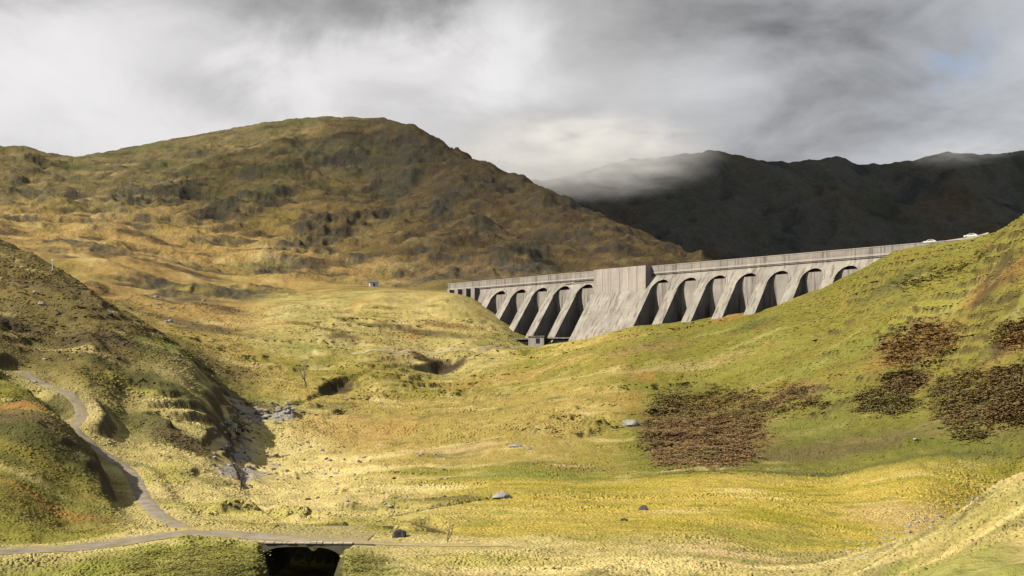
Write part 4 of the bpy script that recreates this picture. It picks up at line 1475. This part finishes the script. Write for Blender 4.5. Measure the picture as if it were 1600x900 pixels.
GS_T, GS_L = (0.28, 0.25, 0.06), (0.10, 0.105, 0.028)
for (poly, n_, lab, sd_) in (
        ([(290, 868), (330, 855), (385, 855), (402, 875), (392, 905), (310, 905)], 1500, 'dense green rushy bush just left of the bridge opening', 791),
        ([(550, 874), (566, 866), (590, 880), (592, 905), (548, 905)], 330, 'small green rush clump on the bank right of the bridge opening', 797),
        ([(200, 880), (240, 862), (300, 866), (310, 905), (210, 905)], 900, 'green rushy bush in the lower left foreground below the track', 796)):
    th = thicket(poly, n_, GS_T, GS_L, 0.42, lab, sd_, 70, 112, 'bush')
    th.name = 'rush_bush'
    th['group'] = 'rush bushes by the bridge'

# ------------------------------------------------------------------ small bare trees, posts
def tree(px, py, h, label, seed, lean=0.0, leaf=None):
    g = px2ground(px, py)
    r_ = random.Random(seed)
    T = empty('tree', (g[0], g[1], g[2] - 0.15), r_.uniform(0, 6))
    tag(T, label, 'tree', 'small bare trees by the stream')
    tr, cr = MB(), MB()
    tips = []
    stems = 2
    for k in range(stems):
        a = r_.uniform(0, 6.28); sp_ = h * (0.12 + 0.16 * k)
        pts = [(0, 0, 0)]
        for j in range(1, 6):
            t = j / 5
            pts.append((math.cos(a) * sp_ * t ** 1.4 + r_.gauss(0, .02 * h), math.sin(a) * sp_ * t ** 1.4 + r_.gauss(0, .02 * h), h * t * (1 - .18 * k)))
        tr.tube(pts, [h * .030 * (1 - .8 * i / 5) + .015 for i in range(6)], 6)
        for j in range(2, 6):
            for q in range(3):
                b = r_.uniform(0, 6.28); L = h * r_.uniform(.16, .32)
                p0 = Vector(pts[j]); p1 = p0 + Vector((math.cos(b) * L * .5, math.sin(b) * L * .5, L * .35)); p2 = p1 + Vector((math.cos(b + .4) * L * .4, math.sin(b + .4) * L * .4, L * .35))
                cr.tube([p0, p1, p2], [h * .011, h * .007, .012], 4)
                for w in range(5):
                    b2 = b + r_.uniform(-1.2, 1.2); L2 = L * r_.uniform(.3, .6)
                    s = p1.lerp(p2, r_.random())
                    e = s + Vector((math.cos(b2) * L2, math.sin(b2) * L2, L2 * .6))
                    cr.tube([s, s.lerp(e, .5) + Vector((0, 0, .03)), e], [h * .005, h * .004, .008], 3)
                    if leaf:
                        for z_ in range(7):
                            p = s.lerp(e, r_.random()) + Vector((r_.gauss(0, .16), r_.gauss(0, .16), r_.gauss(0, .16)))
                            d1 = Vector((r_.gauss(0, 1), r_.gauss(0, 1), r_.gauss(0, 1))).normalized() * .14
                            d2 = d1.cross(Vector((r_.gauss(0, 1), r_.gauss(0, 1), r_.gauss(0, 1)))).normalized() * .09
                            cr.add([p - d1, p - d2, p + d1, p + d2], [(0, 1, 2, 3)])
    tr.build('trunk', M_BARK, T, True)
    cr.build('crown', leaf or M_BARK, T)
    return T


M_LEAF_D = plain('dark_olive_leaves', (0.075, 0.070, 0.025), 0.9, 0, 0.4, 2.0)
tree(478, 606, 7.0, 'bare forked tree leaning over the dark stream undercut', 801)
tree(376, 766, 4.4, 'bare scrubby tree standing on the straw flats above the track', 802)
tree(372, 690, 4.6, 'small scrubby tree among the boulders of the stream bed', 803, 0, M_LEAF_D)
tree(700, 846, 2.0, 'tiny bare sapling beside the bog ditch right of the bridge', 804)

g = px2ground(82, 424)
PO = empty('post', tuple(g))
tag(PO, 'tall pale post standing on the skyline of the shaded spur', 'post')
mb = MB(); mb.tube([(0, 0, -.5), (0, 0, 1.5), (0.02, 0, 3.4)], [.13, .12, .10], 8); mb.build('pole', M_WHITE, PO)
mb = MB(); mb.box(-.32, .32, -.03, .03, 2.9, 3.3); mb.build('plate', M_WHITE, PO, loc=(0, -.16, 0))


# ------------------------------------------------------------------ road end on the right: low wall, parked cars
def make_car():
    c = empty('parked_car', (0, 0, 0))
    prof = [(-2.05, .45), (-2.1, .85), (-1.95, 1.0), (-1.1, 1.08), (-.45, 1.5), (.95, 1.52), (1.75, 1.1), (2.05, 1.0), (2.1, .5)]
    mb = MB()
    n = len(prof)
    hw = [.82, .86, .86, .84, .66, .64, .80, .84, .84]
    vs_ = [(x_, -hw[i], z_) for i, (x_, z_) in enumerate(prof)] + [(x_, hw[i], z_) for i, (x_, z_) in enumerate(prof)]
    mb.add(vs_, [tuple(range(n)), tuple(range(2 * n - 1, n - 1, -1))] + [(i, (i + 1) % n, (i + 1) % n + n, i + n) for i in range(n)])
    mb.build('body', M_CARP, c, bevel=.06)
    for sy in (-1, 1):
        mw = MB()
        mw.add([(-.95, sy * .845, 1.10), (1.45, sy * .845, 1.12), (.85, sy * .70, 1.44), (-.38, sy * .70, 1.42)], [(0, 1, 2, 3)])
        mw.build('side_window', M_GLASS, c)
        for sx in (-1.3, 1.3):
            mt = MB()
            mt.tube([(sx, sy * .66, .33), (sx, sy * .88, .33)], [.33, .33], 14)
            mt.build('wheel', M_RUBBER, c)
    mw = MB(); mw.add([(-1.08, -.72, 1.11), (-1.08, .72, 1.11), (-.5, .6, 1.49), (-.5, -.6, 1.49)], [(0, 1, 2, 3)]); mw.build('windscreen', M_GLASS, c, loc=(-.03, 0, .02))
    return c


def at_crest(px, Y):
    x_ = (px - 800) / F * Y
    return x_, Y, float(terrain([x_], [Y])[0])


car = make_car()
for k, (px, Y, lab) in enumerate([(1411, 349.0, 'pale car parked at the right end of the dam, nearest the parapet'),
                                  (1453, 343.0, 'pale car parked on the hill crest, middle one of the three'),
                                  (1517, 333.0, 'pale car parked on the hill crest farthest from the dam')]):
    if k == 0:
        c = car
    else:
        c = car.copy(); COL.link(c)
        for ch in list(car.children):
            d = ch.copy(); COL.link(d); d.parent = c
    x_, y_, z_ = at_crest(px, Y)
    c.location = (x_, y_, z_ + 0.1)
    c.rotation_euler = (0, 0, DAM_RZ + R(8))
    tag(c, lab, 'car', 'cars parked on the crest by the dam')
WL = empty('roadside_wall', (0, 0, 0))
tag(WL, 'low pale roadside wall along the crest right of the dam', 'wall')
mb = MB()
wp = [at_crest(q, Y) for q, Y in ((1425, 345.5), (1450, 341.5), (1475, 338), (1500, 334), (1525, 330), (1545, 326))]
for a, b in zip(wp[:-1], wp[1:]):
    a_, b_ = Vector(a), Vector(b)
    d = (b_ - a_); nrm_ = Vector((-d.y, d.x, 0)).normalized() * .2
    mb.add([a_ - nrm_ + Vector((0, 0, -1)), a_ + nrm_ + Vector((0, 0, -1)), b_ + nrm_ + Vector((0, 0, -1)), b_ - nrm_ + Vector((0, 0, -1)),
            a_ - nrm_ + Vector((0, 0, .55)), a_ + nrm_ + Vector((0, 0, .55)), b_ + nrm_ + Vector((0, 0, .55)), b_ - nrm_ + Vector((0, 0, .55))],
           [(0, 3, 2, 1), (4, 5, 6, 7), (0, 1, 5, 4), (1, 2, 6, 5), (2, 3, 7, 6), (3, 0, 4, 7)])
mb.build('stonework', M_CONC_L, WL)
